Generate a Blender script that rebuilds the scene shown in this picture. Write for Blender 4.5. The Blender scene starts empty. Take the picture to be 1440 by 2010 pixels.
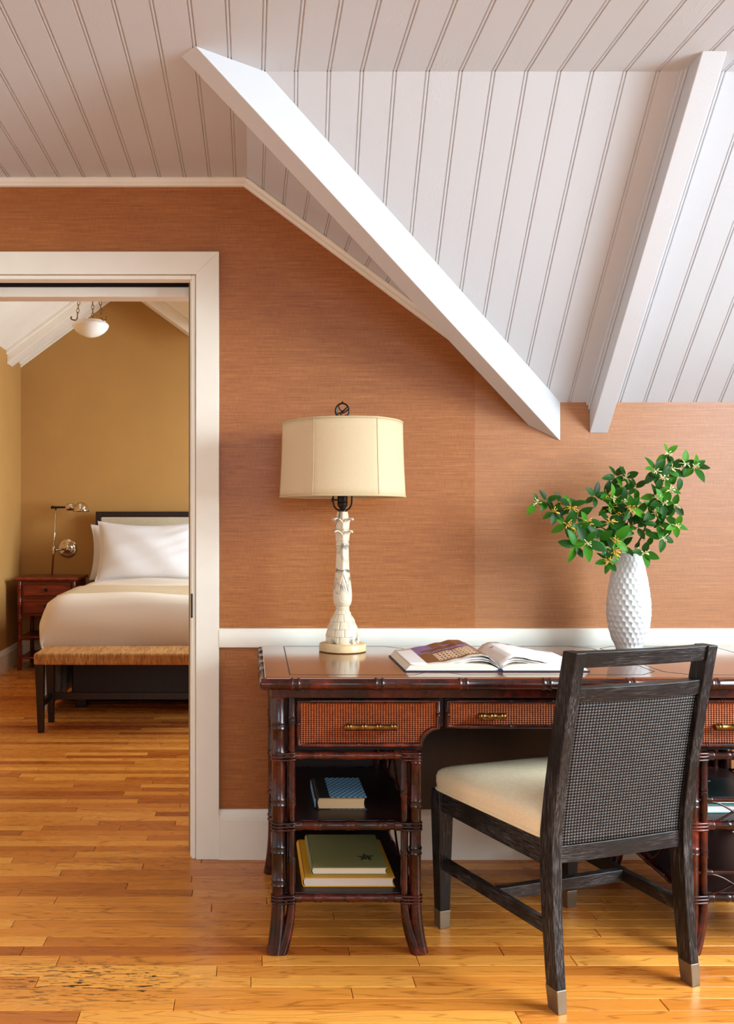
import bpy, bmesh, math, random
from mathutils import Vector, Matrix
random.seed(7)
PI = math.pi
sc = bpy.context.scene
COL = sc.collection

# ------------------------------------------------------------------ camera
F, CX, CY, DW, CH = 1829.0, 492.0, 1022.0, 3.28, 1.186   # focal px, vanishing point, wall distance, eye height
cam_d = bpy.data.cameras.new('camera')
cam_d.sensor_fit = 'HORIZONTAL'; cam_d.sensor_width = 36.0
cam_d.lens = F / 1440 * 36
cam_d.shift_x = (720 - CX) / 1440
cam_d.shift_y = (CY - 1005) / 1440
cam_d.clip_start = 0.05
cam = bpy.data.objects.new('camera', cam_d); COL.objects.link(cam)
cam.location = (0, -DW, CH); cam.rotation_euler = (PI / 2, 0, 0)
sc.camera = cam

# ------------------------------------------------------------------ world, lights, exposure
world = bpy.data.worlds.new('world'); sc.world = world
world.use_nodes = True
wn = world.node_tree.nodes['Background']
wn.inputs[0].default_value = (0.75, 0.86, 1.0, 1); wn.inputs[1].default_value = 0.6
vs = sc.view_settings
vs.view_transform = 'Standard'; vs.look = 'None'; vs.gamma = 1.0; vs.use_curve_mapping = False
vs.exposure = -0.20
cy = sc.cycles
cy.use_denoising = True
try:
    cy.denoiser = 'OPENIMAGEDENOISE'
except Exception:
    pass
cy.max_bounces = 10; cy.diffuse_bounces = 6; cy.glossy_bounces = 4; cy.transmission_bounces = 6
cy.sample_clamp_indirect = 6.0

def area(name, loc, rot, sx, sy, power, color):
    l = bpy.data.lights.new(name, 'AREA'); l.shape = 'RECTANGLE'; l.size = sx; l.size_y = sy
    l.energy = power; l.color = color
    o = bpy.data.objects.new(name, l); COL.objects.link(o); o.location = loc; o.rotation_euler = rot
    return o
# daylight coming through the windows of both rooms; the front window is added fill
def aim(o, at):
    o.rotation_euler = (Vector(at) - o.location).to_track_quat('-Z', 'Y').to_euler()
# the sky seen through the windows: panels outside, above the window heads, shining down and in
aim(area('daylight_window_right', (3.6, -2.0, 2.15), (0, 0, 0), 2.3, 2.3, 570, (0.82, 0.975, 1.08)), (0.7, -0.9, 1.1))
aim(area('daylight_fill_front', (0.5, -5.6, 2.55), (0, 0, 0), 2.6, 1.8, 125, (0.82, 0.975, 1.08)), (0.5, -0.6, 0.6))  # frontal fill through an added, unseen window behind the camera
aim(area('daylight_window_bedroom', (2.5, 2.7, 1.75), (0, 0, 0), 2.0, 1.8, 330, (0.84, 0.97, 1.10)), (-1.5, 3.2, 1.5))

# ------------------------------------------------------------------ helpers
W = {}                                     # world matrix of every parent, kept by hand

def P(u, v, d):                            # a point of the place from its bearing and distance
    return Vector(((u - CX) * d / F, d - DW, CH - (v - CY) * d / F))

def empty(name, loc=(0, 0, 0), rz=0.0):
    o = bpy.data.objects.new(name, None); COL.objects.link(o)
    o.location = loc; o.rotation_euler = (0, 0, rz); o.empty_display_size = 0.1
    W[o] = Matrix.Translation(Vector(loc)) @ Matrix.Rotation(rz, 4, 'Z')
    return o

def tag(o, label=None, cat=None, group=None, kind=None):
    if label: o['label'] = label
    if cat: o['category'] = cat
    if group: o['group'] = group
    if kind: o['kind'] = kind
    return o

def thing(name, loc, label, cat, rz=0.0, group=None):
    return tag(empty(name, loc, rz), label, cat, group)

class MB:
    def __init__(s):
        s.v = []; s.f = []
    def add(s, vs_, fs):
        n = len(s.v)
        s.v += [Vector(p) for p in vs_]
        s.f += [tuple(i + n for i in f) for f in fs]
        return s
    def box(s, x0, x1, y0, y1, z0, z1):
        v = [(x, y, z) for z in (z0, z1) for y in (y0, y1) for x in (x0, x1)]
        return s.add(v, [(0, 2, 3, 1), (4, 5, 7, 6), (0, 1, 5, 4), (2, 6, 7, 3), (0, 4, 6, 2), (1, 3, 7, 5)])
    def hexa(s, b, t):                     # bottom quad, top quad (ccw seen from above)
        return s.add(list(b) + list(t), [(3, 2, 1, 0), (4, 5, 6, 7), (0, 1, 5, 4), (1, 2, 6, 5), (2, 3, 7, 6), (3, 0, 4, 7)])
    def prism(s, poly, axis, a, b):        # polygon extruded along an axis
        n = len(poly)
        def m(p, t):
            return {'x': (t, p[0], p[1]), 'y': (p[0], t, p[1]), 'z': (p[0], p[1], t)}[axis]
        v = [m(p, a) for p in poly] + [m(p, b) for p in poly]
        f = [tuple(range(n)), tuple(range(2 * n - 1, n - 1, -1))] + [(i, i + n, (i + 1) % n + n, (i + 1) % n) for i in range(n)]
        return s.add(v, f)
    def lathe(s, prof, c=(0, 0, 0), seg=32, caps=True):
        v = []; f = []
        for r, z in prof:
            for k in range(seg):
                a = 2 * PI * k / seg
                v.append((c[0] + r * math.cos(a), c[1] + r * math.sin(a), c[2] + z))
        n = len(prof)
        for i in range(n - 1):
            for k in range(seg):
                k2 = (k + 1) % seg
                f.append((i * seg + k, i * seg + k2, (i + 1) * seg + k2, (i + 1) * seg + k))
        if caps:
            f.append(tuple(range(seg - 1, -1, -1))); f.append(tuple((n - 1) * seg + k for k in range(seg)))
        return s.add(v, f)
    def tube(s, pts, rads, seg=10, caps=True, closed=False, flat=1.0):
        pts = [Vector(p) for p in pts]; n = len(pts)
        if not hasattr(rads, '__len__'): rads = [rads] * n
        if closed:
            tg = [(pts[(i + 1) % n] - pts[i - 1]).normalized() for i in range(n)]
        else:
            tg = [(pts[min(i + 1, n - 1)] - pts[max(i - 1, 0)]).normalized() for i in range(n)]
        up = Vector((0, 0, 1)) if abs(tg[0].z) < 0.9 else Vector((0, 1, 0))
        nx = tg[0].cross(up).normalized(); v = []; f = []
        for i in range(n):
            nx = (nx - tg[i] * nx.dot(tg[i])).normalized(); ny = tg[i].cross(nx)
            for k in range(seg):
                a = 2 * PI * k / seg
                v.append(pts[i] + (nx * math.cos(a) + ny * math.sin(a) * flat) * rads[i])
        m = n if closed else n - 1
        for i in range(m):
            j = (i + 1) % n
            for k in range(seg):
                k2 = (k + 1) % seg
                f.append((i * seg + k, i * seg + k2, j * seg + k2, j * seg + k))
        if caps and not closed:
            f.append(tuple(range(seg - 1, -1, -1))); f.append(tuple((n - 1) * seg + k for k in range(seg)))
        return s.add(v, f)
    def bamboo(s, a, b, r, nodes=(), seg=12, bump=0.17, w=0.0050):
        """cane pole with a double ring at every node; nodes are distances from a"""
        a = Vector(a); b = Vector(b); L = (b - a).length; d = (b - a) / L
        st = [(0.0, 1.0), (L, 1.0)]
        for t in nodes:
            if w * 3 < t < L - w * 3:
                st += [(t - w * 2.6, 0.985), (t - w * 1.5, 1.0 + bump), (t - w * 0.4, 1.02), (t + w * 0.4, 1.02), (t + w * 1.5, 1 + bump), (t + w * 2.6, 0.985)]
        st.sort()
        return s.tube([a + d * t for t, _ in st], [r * k for _, k in st], seg)
    def binding(s, a, b, r, n=4, seg=12):
        """strip of rattan wound round a joint"""
        a = Vector(a); b = Vector(b); pts = []; rr = []
        for i in range(n * 2 + 1):
            pts.append(a.lerp(b, i / (n * 2))); rr.append(r * (1.0 if i % 2 == 0 else 1.09))
        return s.tube(pts, rr, seg)
    def grid(s, fn, nu, nv, closed_u=False):
        v = [fn(i / (nu if closed_u else nu - 1), j / (nv - 1)) for j in range(nv) for i in range(nu)]
        f = []
        for j in range(nv - 1):
            for i in range(nu if closed_u else nu - 1):
                i2 = (i + 1) % nu
                f.append((j * nu + i, j * nu + i2, (j + 1) * nu + i2, (j + 1) * nu + i))
        return s.add(v, f)
    def clip(s, planes):                   # keep what lies on the inner side of every plane
        bm = s.bm()
        for co, no in planes:
            r = bmesh.ops.bisect_plane(bm, geom=bm.verts[:] + bm.edges[:] + bm.faces[:], plane_co=co, plane_no=no, clear_outer=True, dist=1e-6)
            ed = [e for e in r['geom_cut'] if isinstance(e, bmesh.types.BMEdge)]
            if ed: bmesh.ops.edgenet_fill(bm, edges=ed)
        bm.verts.index_update()
        s.v = [v.co.copy() for v in bm.verts]; s.f = [tuple(v.index for v in f.verts) for f in bm.faces]
        bm.free(); return s
    def bm(s):
        bm = bmesh.new(); vv = [bm.verts.new(p) for p in s.v]
        for f in s.f:
            try: bm.faces.new([vv[i] for i in f])
            except ValueError: pass
        return bm
    def xf(s, M):
        s.v = [M @ p for p in s.v]; return s
    def mesh(s, name, mat, smooth=False, inv=None):
        if inv is not None: s.v = [inv @ p for p in s.v]
        bm = s.bm(); bmesh.ops.recalc_face_normals(bm, faces=bm.faces)
        me = bpy.data.meshes.new(name); bm.to_mesh(me); bm.free()
        for m in (mat if isinstance(mat, (list, tuple)) else [mat]): me.materials.append(m)
        if smooth:
            for p in me.polygons: p.use_smooth = True
            if smooth is not True:
                me.set_sharp_from_angle(angle=math.radians(smooth))
        return me
    def build(s, name, mat, parent=None, smooth=False, bevel=0.0, seg=2, local=False, solid=0.0, subsurf=0):
        inv = None
        if parent is not None and not local: inv = W[parent].inverted()
        o = bpy.data.objects.new(name, s.mesh(name, mat, smooth, inv)); COL.objects.link(o)
        if parent is not None:
            o.parent = parent; W[o] = W[parent]
        else:
            W[o] = Matrix.Identity(4)
        if solid:
            m = o.modifiers.new('thickness', 'SOLIDIFY'); m.thickness = solid; m.offset = 0
        if bevel:
            m = o.modifiers.new('bevel', 'BEVEL'); m.width = bevel; m.segments = seg; m.limit_method = 'ANGLE'; m.angle_limit = math.radians(40)
            m.harden_normals = False
        if subsurf:
            m = o.modifiers.new('subdivision', 'SUBSURF'); m.levels = subsurf; m.render_levels = subsurf
        return o

def struct(o):
    o['kind'] = 'structure'; return o

def spline(pts, n=8):                      # Catmull-Rom through the points
    pts = [Vector(p) for p in pts]; out = []
    for i in range(len(pts) - 1):
        p0 = pts[max(i - 1, 0)]; p1 = pts[i]; p2 = pts[i + 1]; p3 = pts[min(i + 2, len(pts) - 1)]
        for k in range(n):
            t = k / n
            out.append(0.5 * ((2 * p1) + (p2 - p0) * t + (2 * p0 - 5 * p1 + 4 * p2 - p3) * t * t + (3 * p1 - p0 - 3 * p2 + p3) * t ** 3))
    out.append(pts[-1]); return out

# ------------------------------------------------------------------ materials
def lin(r, g, b):
    f = lambda c: (c / 255 / 12.92) if c / 255 <= 0.04045 else ((c / 255 + 0.055) / 1.055) ** 2.4
    return (f(r), f(g), f(b), 1.0)

class NT:
    def __init__(s, name, rough=0.5, metal=0.0, spec=0.5):
        s.m = bpy.data.materials.new(name); s.m.use_nodes = True
        s.t = s.m.node_tree; s.b = s.t.nodes['Principled BSDF']
        s.b.inputs['Roughness'].default_value = rough; s.b.inputs['Metallic'].default_value = metal
        s.b.inputs['Specular IOR Level'].default_value = spec
    def n(s, typ, **kw):
        nd = s.t.nodes.new(typ)
        for k, v in kw.items(): setattr(nd, k, v)
        return nd
    def l(s, a, b):
        s.t.links.new(a, b)
    def coord(s, scale=(1, 1, 1), kind='Object', rot=(0, 0, 0)):
        tc = s.n('ShaderNodeTexCoord'); mp = s.n('ShaderNodeMapping')
        mp.inputs['Scale'].default_value = scale; mp.inputs['Rotation'].default_value = rot
        s.l(tc.outputs[kind], mp.inputs['Vector']); return mp.outputs[0]
    def noise(s, vec, scale=1.0, detail=4.0, rough=0.55, dist=0.0):
        nd = s.n('ShaderNodeTexNoise'); nd.inputs['Scale'].default_value = scale
        nd.inputs['Detail'].default_value = detail; nd.inputs['Roughness'].default_value = rough; nd.inputs['Distortion'].default_value = dist
        s.l(vec, nd.inputs['Vector']); return nd.outputs['Fac']
    def ramp(s, fac, stops, interp='LINEAR'):
        nd = s.n('ShaderNodeValToRGB'); cr = nd.color_ramp; cr.interpolation = interp
        while len(cr.elements) < len(stops): cr.elements.new(0.5)
        for e, (p, c) in zip(cr.elements, stops):
            e.position = p; e.color = c if len(c) == 4 else (*c, 1)
        s.l(fac, nd.inputs[0]); return nd.outputs[0]
    def math(s, op, a, b=0.0):
        nd = s.n('ShaderNodeMath', operation=op)
        for i, x in enumerate((a, b)):
            if isinstance(x, (int, float)): nd.inputs[i].default_value = x
            else: s.l(x, nd.inputs[i])
        return nd.outputs[0]
    def mix(s, fac, a, b, mode='MIX'):
        nd = s.n('ShaderNodeMix', data_type='RGBA', blend_type=mode)
        if isinstance(fac, (int, float)): nd.inputs[0].default_value = fac
        else: s.l(fac, nd.inputs[0])
        for i, x in ((6, a), (7, b)):
            if isinstance(x, tuple): nd.inputs[i].default_value = x
            else: s.l(x, nd.inputs[i])
        return nd.outputs[2]
    def base(s, c):
        if isinstance(c, tuple): s.b.inputs['Base Color'].default_value = c
        else: s.l(c, s.b.inputs['Base Color'])
        return s
    def bump(s, h, strength=0.3, dist=0.002):
        nd = s.n('ShaderNodeBump'); nd.inputs['Strength'].default_value = strength; nd.inputs['Distance'].default_value = dist
        s.l(h, nd.inputs['Height']); s.l(nd.outputs[0], s.b.inputs['Normal']); return s

def plain(name, rgb, rough=0.5, metal=0.0, spec=0.5, var=0.12, scale=18, bump=0.0, stretch=(1, 1, 1)):
    m = NT(name, rough, metal, spec); c = lin(*rgb)
    nz = m.noise(m.coord(stretch), scale, 5)
    lo = tuple(x * (1 - var) for x in c[:3]) + (1,); hi = tuple(min(1, x * (1 + var)) for x in c[:3]) + (1,)
    m.base(m.ramp(nz, [(0.3, lo), (0.7, hi)]))
    if bump: m.bump(nz, bump, 0.002)
    return m.m

def wood(name, dark, mid, light, rough=0.3, axis='x', scale=1.0, bump=0.08, coat=0.0):
    m = NT(name, rough)
    st = {'x': (3, 40, 40), 'y': (40, 3, 40), 'z': (40, 40, 3)}[axis]
    v = m.coord(tuple(k * scale for k in st))
    n1 = m.noise(v, 1.0, 6, 0.6, 0.4); n2 = m.noise(v, 6.0, 3, 0.6)
    h = m.math('ADD', m.math('MULTIPLY', n1, 0.75), m.math('MULTIPLY', n2, 0.25))
    m.base(m.ramp(h, [(0.32, lin(*dark)), (0.5, lin(*mid)), (0.7, lin(*light))]))
    m.bump(h, bump, 0.001)
    if coat:
        m.b.inputs['Coat Weight'].default_value = coat; m.b.inputs['Coat Roughness'].default_value = 0.12
    return m.m

def m_paint(name, rgb, rough=0.42, along='y'):
    """brushed white paint with small flakes and brush marks along the board"""
    m = NT(name, rough)
    st = {'x': (6, 90, 90), 'y': (90, 6, 90), 'z': (90, 90, 6)}[along]
    brush = m.noise(m.coord(st), 1.0, 3, 0.6)
    st2 = {'x': (14, 60, 60), 'y': (60, 14, 60), 'z': (60, 60, 14)}[along]
    v2 = m.coord(st2)
    flake = m.ramp(m.noise(v2, 2.0, 2, 0.5, 0.8), [(0.60, (0, 0, 0)), (0.64, (1, 1, 1))])
    patch = m.ramp(m.noise(m.coord((4, 4, 4)), 1.0, 2), [(0.5, (0, 0, 0)), (0.62, (1, 1, 1))])
    h = m.math('ADD', m.math('MULTIPLY', brush, 0.16), m.math('MULTIPLY', m.math('MULTIPLY', flake, patch), 0.35))
    m.base(lin(*rgb)); m.bump(h, 0.35, 0.002)
    return m.m

def m_grasscloth():
    m = NT('grasscloth_wallpaper', 0.42, 0, 0.5)
    fine = m.noise(m.coord((9, 1, 460)), 1.0, 3, 0.7)
    mid = m.noise(m.coord((1.6, 1, 190)), 1.0, 2, 0.6)
    slub = m.ramp(m.noise(m.coord((1.1, 1, 420)), 1.0, 1, 0.5), [(0.66, (0, 0, 0)), (0.74, (1, 1, 1))])
    warp = m.noise(m.coord((420, 1, 30)), 1.0, 2, 0.6)
    h = m.math('ADD', m.math('ADD', m.math('MULTIPLY', fine, 0.56), m.math('MULTIPLY', mid, 0.22)), m.math('MULTIPLY', warp, 0.22))
    col = m.ramp(h, [(0.34, lin(130, 71, 28)), (0.5, lin(163, 96, 43)), (0.66, lin(190, 124, 65))])
    col = m.mix(m.math('MULTIPLY', slub, 0.35), col, lin(216, 156, 96))
    # drops of paper, each about 0.93 m wide, differ a little; right of the seam painted window sheen is mixed in too
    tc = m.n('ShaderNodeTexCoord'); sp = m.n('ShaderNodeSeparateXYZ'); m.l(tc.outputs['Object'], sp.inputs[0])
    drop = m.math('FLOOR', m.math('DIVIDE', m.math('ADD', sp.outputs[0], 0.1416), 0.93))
    paler_sheen = m.math('GREATER_THAN', drop, 0.5); redder = m.math('LESS_THAN', drop, -0.5)
    col = m.mix(m.math('MULTIPLY', paler_sheen, 0.11), col, lin(224, 186, 148))
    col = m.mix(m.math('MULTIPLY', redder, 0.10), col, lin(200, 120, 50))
    m.base(col); m.bump(h, 0.25, 0.001)
    return m.m

def m_floor():
    m = NT('oak_floor', 0.28)
    oi = m.n('ShaderNodeObjectInfo'); ge = m.n('ShaderNodeNewGeometry'); tc = m.n('ShaderNodeTexCoord')
    rnd = m.math('FRACT', m.math('ADD', oi.outputs['Random'], m.math('MULTIPLY', ge.outputs['Random Per Island'], 7.31)))
    off = m.n('ShaderNodeCombineXYZ'); m.l(m.math('MULTIPLY', rnd, 37.0), off.inputs[0]); m.l(m.math('MULTIPLY', rnd, 91.0), off.inputs[1])
    ad = m.n('ShaderNodeVectorMath', operation='ADD'); m.l(ge.outputs['Position'], ad.inputs[0]); m.l(off.outputs[0], ad.inputs[1])
    def mp(sc_):
        nd = m.n('ShaderNodeMapping'); nd.inputs['Scale'].default_value = sc_; m.l(ad.outputs[0], nd.inputs['Vector']); return nd.outputs[0]
    # cathedral grain: contour lines of a stretched noise
    g1 = m.noise(mp((1.6, 16, 1)), 1.0, 2, 0.5, 0.3)
    rings = m.math('PINGPONG', m.math('MULTIPLY', g1, 10.0), 0.5)
    rings = m.ramp(rings, [(0.0, (0, 0, 0)), (0.12, (1, 1, 1))])
    pores = m.noise(mp((14, 420, 1)), 1.0, 3, 0.7)
    tone = m.ramp(rnd, [(0.0, lin(168, 88, 28)), (0.22, lin(208, 126, 46)), (0.45, lin(224, 145, 58)), (0.7, lin(238, 164, 72)), (0.86, lin(214, 132, 50)), (1.0, lin(176, 95, 32))])
    dark = m.mix(1.0, tone, (0.52, 0.42, 0.33, 1), 'MULTIPLY')
    col = m.mix(m.math('ADD', m.math('MULTIPLY', rings, 0.78), 0.22), dark, tone)
    col = m.mix(m.math('MULTIPLY', m.ramp(pores, [(0.5, (0, 0, 0)), (0.7, (1, 1, 1))]), 0.35), col, dark)
    # worn, ink-dark scratches in front of the doorway
    tw = m.n('ShaderNodeMapping'); m.l(ge.outputs['Position'], tw.inputs['Vector']); tw.inputs['Scale'].default_value = (22, 120, 1)
    scr = m.ramp(m.noise(tw.outputs[0], 1.0, 3, 0.65, 0.6), [(0.545, (0, 0, 0)), (0.60, (1, 1, 1))])
    sp = m.n('ShaderNodeSeparateXYZ'); m.l(ge.outputs['Position'], sp.inputs[0])
    dx = m.math('DIVIDE', m.math('ADD', sp.outputs[0], 0.42), 0.42); dy = m.math('DIVIDE', m.math('ADD', sp.outputs[1], 0.88), 0.20)
    rr = m.math('ADD', m.math('MULTIPLY', dx, dx), m.math('MULTIPLY', dy, dy))
    rr = m.math('ADD', rr, m.math('MULTIPLY', m.noise(ge.outputs['Position'], 9.0, 3), 0.8))
    mask = m.ramp(rr, [(0.45, (1, 1, 1)), (1.25, (0.0, 0.0, 0.0))])
    dx2 = m.math('DIVIDE', m.math('ADD', sp.outputs[0], 0.45), 0.4); dy2 = m.math('DIVIDE', m.math('ADD', sp.outputs[1], 0.06), 0.1)
    r2 = m.math('ADD', m.math('MULTIPLY', dx2, dx2), m.math('MULTIPLY', dy2, dy2))
    mask2 = m.math('MULTIPLY', m.ramp(r2, [(0.3, (1, 1, 1)), (1.2, (0, 0, 0))]), 0.5)
    col = m.mix(m.math('MULTIPLY', scr, m.math('MAXIMUM', mask, mask2)), col, lin(34, 26, 18))
    m.base(col)
    m.bump(m.math('ADD', m.math('MULTIPLY', pores, 0.5), m.math('MULTIPLY', rings, 0.2)), 0.10, 0.001)
    m.l(m.math('ADD', m.math('MULTIPLY', m.noise(mp((3, 9, 1)), 1.0, 3), 0.16), 0.20), m.b.inputs['Roughness'])
    return m.m

def m_weave(name, dark, mid, light, sx, sz, rough=0.5, bump=0.9, ax='xz'):
    """basket weave: two crossed waves in a half-drop"""
    m = NT(name, rough, 0, 0.25)
    tc = m.n('ShaderNodeTexCoord'); sp = m.n('ShaderNodeSeparateXYZ'); m.l(tc.outputs['Object'], sp.inputs[0])
    ix = 'xyz'.index(ax[0]); iz = 'xyz'.index(ax[1])
    x = m.math('MULTIPLY', sp.outputs[ix], 2 * PI * sx); z = m.math('MULTIPLY', sp.outputs[iz], 2 * PI * sz)
    a = m.math('SINE', m.math('ADD', x, z)); b = m.math('SINE', m.math('SUBTRACT', x, z))
    h = m.math('ADD', m.math('MULTIPLY', m.math('MULTIPLY', a, b), 0.5), 0.5)
    nz = m.noise(m.coord((90, 90, 90)), 1.0, 4, 0.65)
    hh = m.math('ADD', m.math('MULTIPLY', h, 0.8), m.math('MULTIPLY', nz, 0.35))
    m.base(m.ramp(hh, [(0.28, lin(*dark)), (0.60, lin(*mid)), (1.0, lin(*light))]))
    m.bump(h, bump, 0.0025)
    return m.m

def m_mahogany():
    m = NT('bamboo_mahogany', 0.26, 0, 0.35)
    n1 = m.noise(m.coord((9, 9, 9)), 1.0, 3, 0.55, 0.4)
    n2 = m.noise(m.coord((60, 60, 60)), 1.0, 3, 0.6)
    h = m.math('ADD', m.math('MULTIPLY', n1, 0.7), m.math('MULTIPLY', n2, 0.3))
    m.base(m.ramp(h, [(0.36, lin(15, 5, 4)), (0.50, lin(52, 15, 8)), (0.62, lin(86, 27, 12)), (0.78, lin(138, 54, 22))]))
    m.bump(n2, 0.06, 0.001)
    m.b.inputs['Coat Weight'].default_value = 0.2; m.b.inputs['Coat Roughness'].default_value = 0.12
    return m.m

def m_ceruse(name, st):
    """dark stained wood with brushed grey pores along the grain"""
    m = NT(name, 0.42, 0, 0.3)
    h = m.noise(m.coord(st), 1.0, 5, 0.72)
    big = m.ramp(m.noise(m.coord((7, 7, 7)), 1.0, 3), [(0.40, (0.05, 0.05, 0.05)), (0.68, (0.75, 0.75, 0.75))])
    g = m.math('MULTIPLY', m.ramp(h, [(0.48, (0, 0, 0)), (0.66, (1, 1, 1))]), big)
    m.base(m.mix(g, lin(19, 14, 12), lin(120, 115, 115)))
    m.bump(h, 0.35, 0.001)
    return m.m

def m_marble():
    m = NT('veined_alabaster', 0.28)
    v = m.coord((1, 1, 1))
    d = m.noise(v, 9, 3, 0.5, 0.9)
    vein = m.ramp(m.math('ABSOLUTE', m.math('SUBTRACT', d, 0.5)), [(0.0, (1, 1, 1)), (0.022, (0.5, 0.5, 0.5)), (0.06, (0, 0, 0))])
    patch = m.ramp(m.noise(v, 9, 3), [(0.46, (0, 0, 0)), (0.56, (1, 1, 1))])
    m.base(m.mix(m.math('MULTIPLY', vein, patch), m.mix(m.noise(v, 6, 3), lin(218, 200, 168), lin(232, 220, 196)), lin(62, 58, 62)))
    m.b.inputs['Subsurface Weight'].default_value = 0.15; m.b.inputs['Subsurface Radius'].default_value = (0.01, 0.008, 0.005)
    return m.m

def m_fabric(name, rgb, rough=0.9, thread=900, var=0.1, trans=0.0, bump=0.25):
    m = NT(name, rough, 0, 0.2)
    a = m.noise(m.coord((thread, thread, thread * 0.1)), 1.0, 2); b = m.noise(m.coord((thread * 0.1, thread * 0.1, thread)), 1.0, 2)
    h = m.math('ADD', m.math('MULTIPLY', a, 0.5), m.math('MULTIPLY', b, 0.5)); c = lin(*rgb)
    m.base(m.ramp(h, [(0.35, tuple(x * (1 - var) for x in c[:3]) + (1,)), (0.65, tuple(min(1, x * (1 + var)) for x in c[:3]) + (1,))]))
    m.bump(h, bump, 0.0008)
    if trans:
        tr = m.n('ShaderNodeBsdfTranslucent'); tr.inputs[0].default_value = c
        mx = m.n('ShaderNodeMixShader'); mx.inputs[0].default_value = trans
        out = m.t.nodes['Material Output']
        m.l(m.b.outputs[0], mx.inputs[1]); m.l(tr.outputs[0], mx.inputs[2]); m.l(mx.outputs[0], out.inputs['Surface'])
    return m.m

def m_attr(name, rough=0.4):
    m = NT(name, rough); at = m.n('ShaderNodeVertexColor'); at.layer_name = 'print'
    m.base(at.outputs[0]); return m.m

M = {}
M['ceil_y'] = m_paint('white_ceiling_paint', (202, 204, 207), 0.4, 'y')
M['beam'] = m_paint('white_beam_paint', (206, 206, 208), 0.45, 'x')
M['trim'] = plain('cream_trim_paint', (243, 236, 221), 0.38, var=0.03, scale=6, bump=0.05)
M['dark_gap'] = plain('dark_joint', (30, 18, 10), 0.9)
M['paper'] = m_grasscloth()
M['tan'] = plain('tan_wall_paint', (184, 137, 72), 0.7, var=0.04, scale=3, bump=0.03)
M['white_wall'] = plain('warm_white_wall', (240, 236, 229), 0.7, var=0.04, scale=3)
M['floor'] = m_floor()
M['mahogany'] = m_mahogany()
M['top'] = wood('polished_desk_top', (92, 48, 24), (122, 68, 36), (146, 86, 48), 0.16, 'x', 0.6, 0.03, 0.6)
M['panel'] = wood('dark_red_panel', (18, 5, 4), (30, 9, 6), (44, 14, 8), 0.42, 'z', 0.8, 0.05)
M['ink'] = plain('black_inlay', (22, 14, 10), 0.4)
M['cane'] = m_weave('drawer_cane_weave', (34, 8, 3), (128, 50, 14), (204, 106, 36), 68, 92, 0.36, 0.9)
M['brass'] = plain('aged_brass', (118, 84, 44), 0.36, 1.0, var=0.35, scale=60)
M['ceruse'] = m_ceruse('cerused_wood_upright', (420, 300, 22)); M['ceruse_x'] = m_ceruse('cerused_wood_level', (22, 300, 420)); M['ceruse_y'] = m_ceruse('cerused_wood_deep', (300, 22, 420))
M['chair_cane'] = m_weave('grey_chair_weave', (7, 5, 5), (26, 22, 21), (120, 115, 112), 58, 66, 0.5, 1.0)
M['cream'] = m_fabric('cream_seat_linen', (246, 226, 188), 0.9, 700, 0.08)
M['pewter'] = plain('pewter_ferrule', (140, 128, 108), 0.42, 0.85, var=0.1)
M['alabaster'] = m_marble()
M['onyx'] = plain('honey_alabaster', (222, 190, 140), 0.3, var=0.18, scale=12)
M['bronze'] = plain('dark_bronze', (34, 27, 23), 0.35, 0.6, var=0.3, scale=60)
M['shade'] = m_fabric('linen_lamp_shade', (234, 214, 176), 0.9, 900, 0.05, 0.3)
M['shade_trim'] = m_fabric('shade_binding', (218, 194, 150), 0.9, 900, 0.05, 0.2)
M['bisque'] = plain('matte_white_ceramic', (206, 205, 203), 0.42, var=0.02)
M['bulb'] = plain('frosted_bulb', (240, 236, 225), 0.3, var=0.02)

def m_leaf():
    m = NT('glossy_leaf', 0.42, 0, 0.18)
    oi = m.n('ShaderNodeObjectInfo')
    c = m.ramp(oi.outputs['Random'], [(0.0, lin(14, 48, 8)), (0.4, lin(26, 78, 12)), (0.75, lin(46, 112, 18)), (1.0, lin(84, 148, 32))])
    m.base(c)
    tr = m.n('ShaderNodeBsdfTranslucent'); tr.inputs[0].default_value = lin(90, 160, 30)
    mx = m.n('ShaderNodeMixShader'); mx.inputs[0].default_value = 0.18
    m.l(m.b.outputs[0], mx.inputs[1]); m.l(tr.outputs[0], mx.inputs[2]); m.l(mx.outputs[0], m.t.nodes['Material Output'].inputs['Surface'])
    return m.m
M['leaf'] = m_leaf()
M['twig'] = plain('brown_twig', (92, 66, 46), 0.8, var=0.3, scale=80)
M['petal_yellow'] = plain('yellow_petal', (214, 170, 62), 0.6, var=0.25, scale=60)
M['petal_white'] = plain('cream_petal', (232, 226, 170), 0.6, var=0.15, scale=60)
M['page'] = plain('cream_pages', (236, 226, 206), 0.7, var=0.05, scale=500, stretch=(0.02, 0.02, 1))
M['page_pink'] = plain('pinkish_pages', (232, 214, 200), 0.7, var=0.06, scale=500, stretch=(0.02, 0.02, 1))
M['page_tan'] = plain('tan_pages', (222, 184, 136), 0.8, var=0.05, scale=500, stretch=(0.02, 0.02, 1))
M['page_white'] = plain('white_page', (242, 236, 230), 0.55, var=0.02)
M['navy'] = plain('navy_cloth', (22, 32, 62), 0.55, var=0.2, scale=200)
M['yellow'] = plain('yellow_cloth', (226, 164, 34), 0.6, var=0.06, scale=200)
M['sage'] = plain('sage_cloth', (148, 143, 88), 0.7, var=0.08, scale=300)
M['crest'] = plain('dark_print', (46, 46, 28), 0.7)
M['black_cloth'] = plain('black_cloth', (16, 16, 20), 0.6)
M['dark_green'] = plain('dark_green_cover', (16, 38, 40), 0.35, var=0.1)
M['teal'] = plain('teal_cover', (78, 130, 122), 0.5)
M['white_ink'] = plain('white_ink', (226, 230, 234), 0.5)
M['print'] = m_attr('printed_picture', 0.3)
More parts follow.
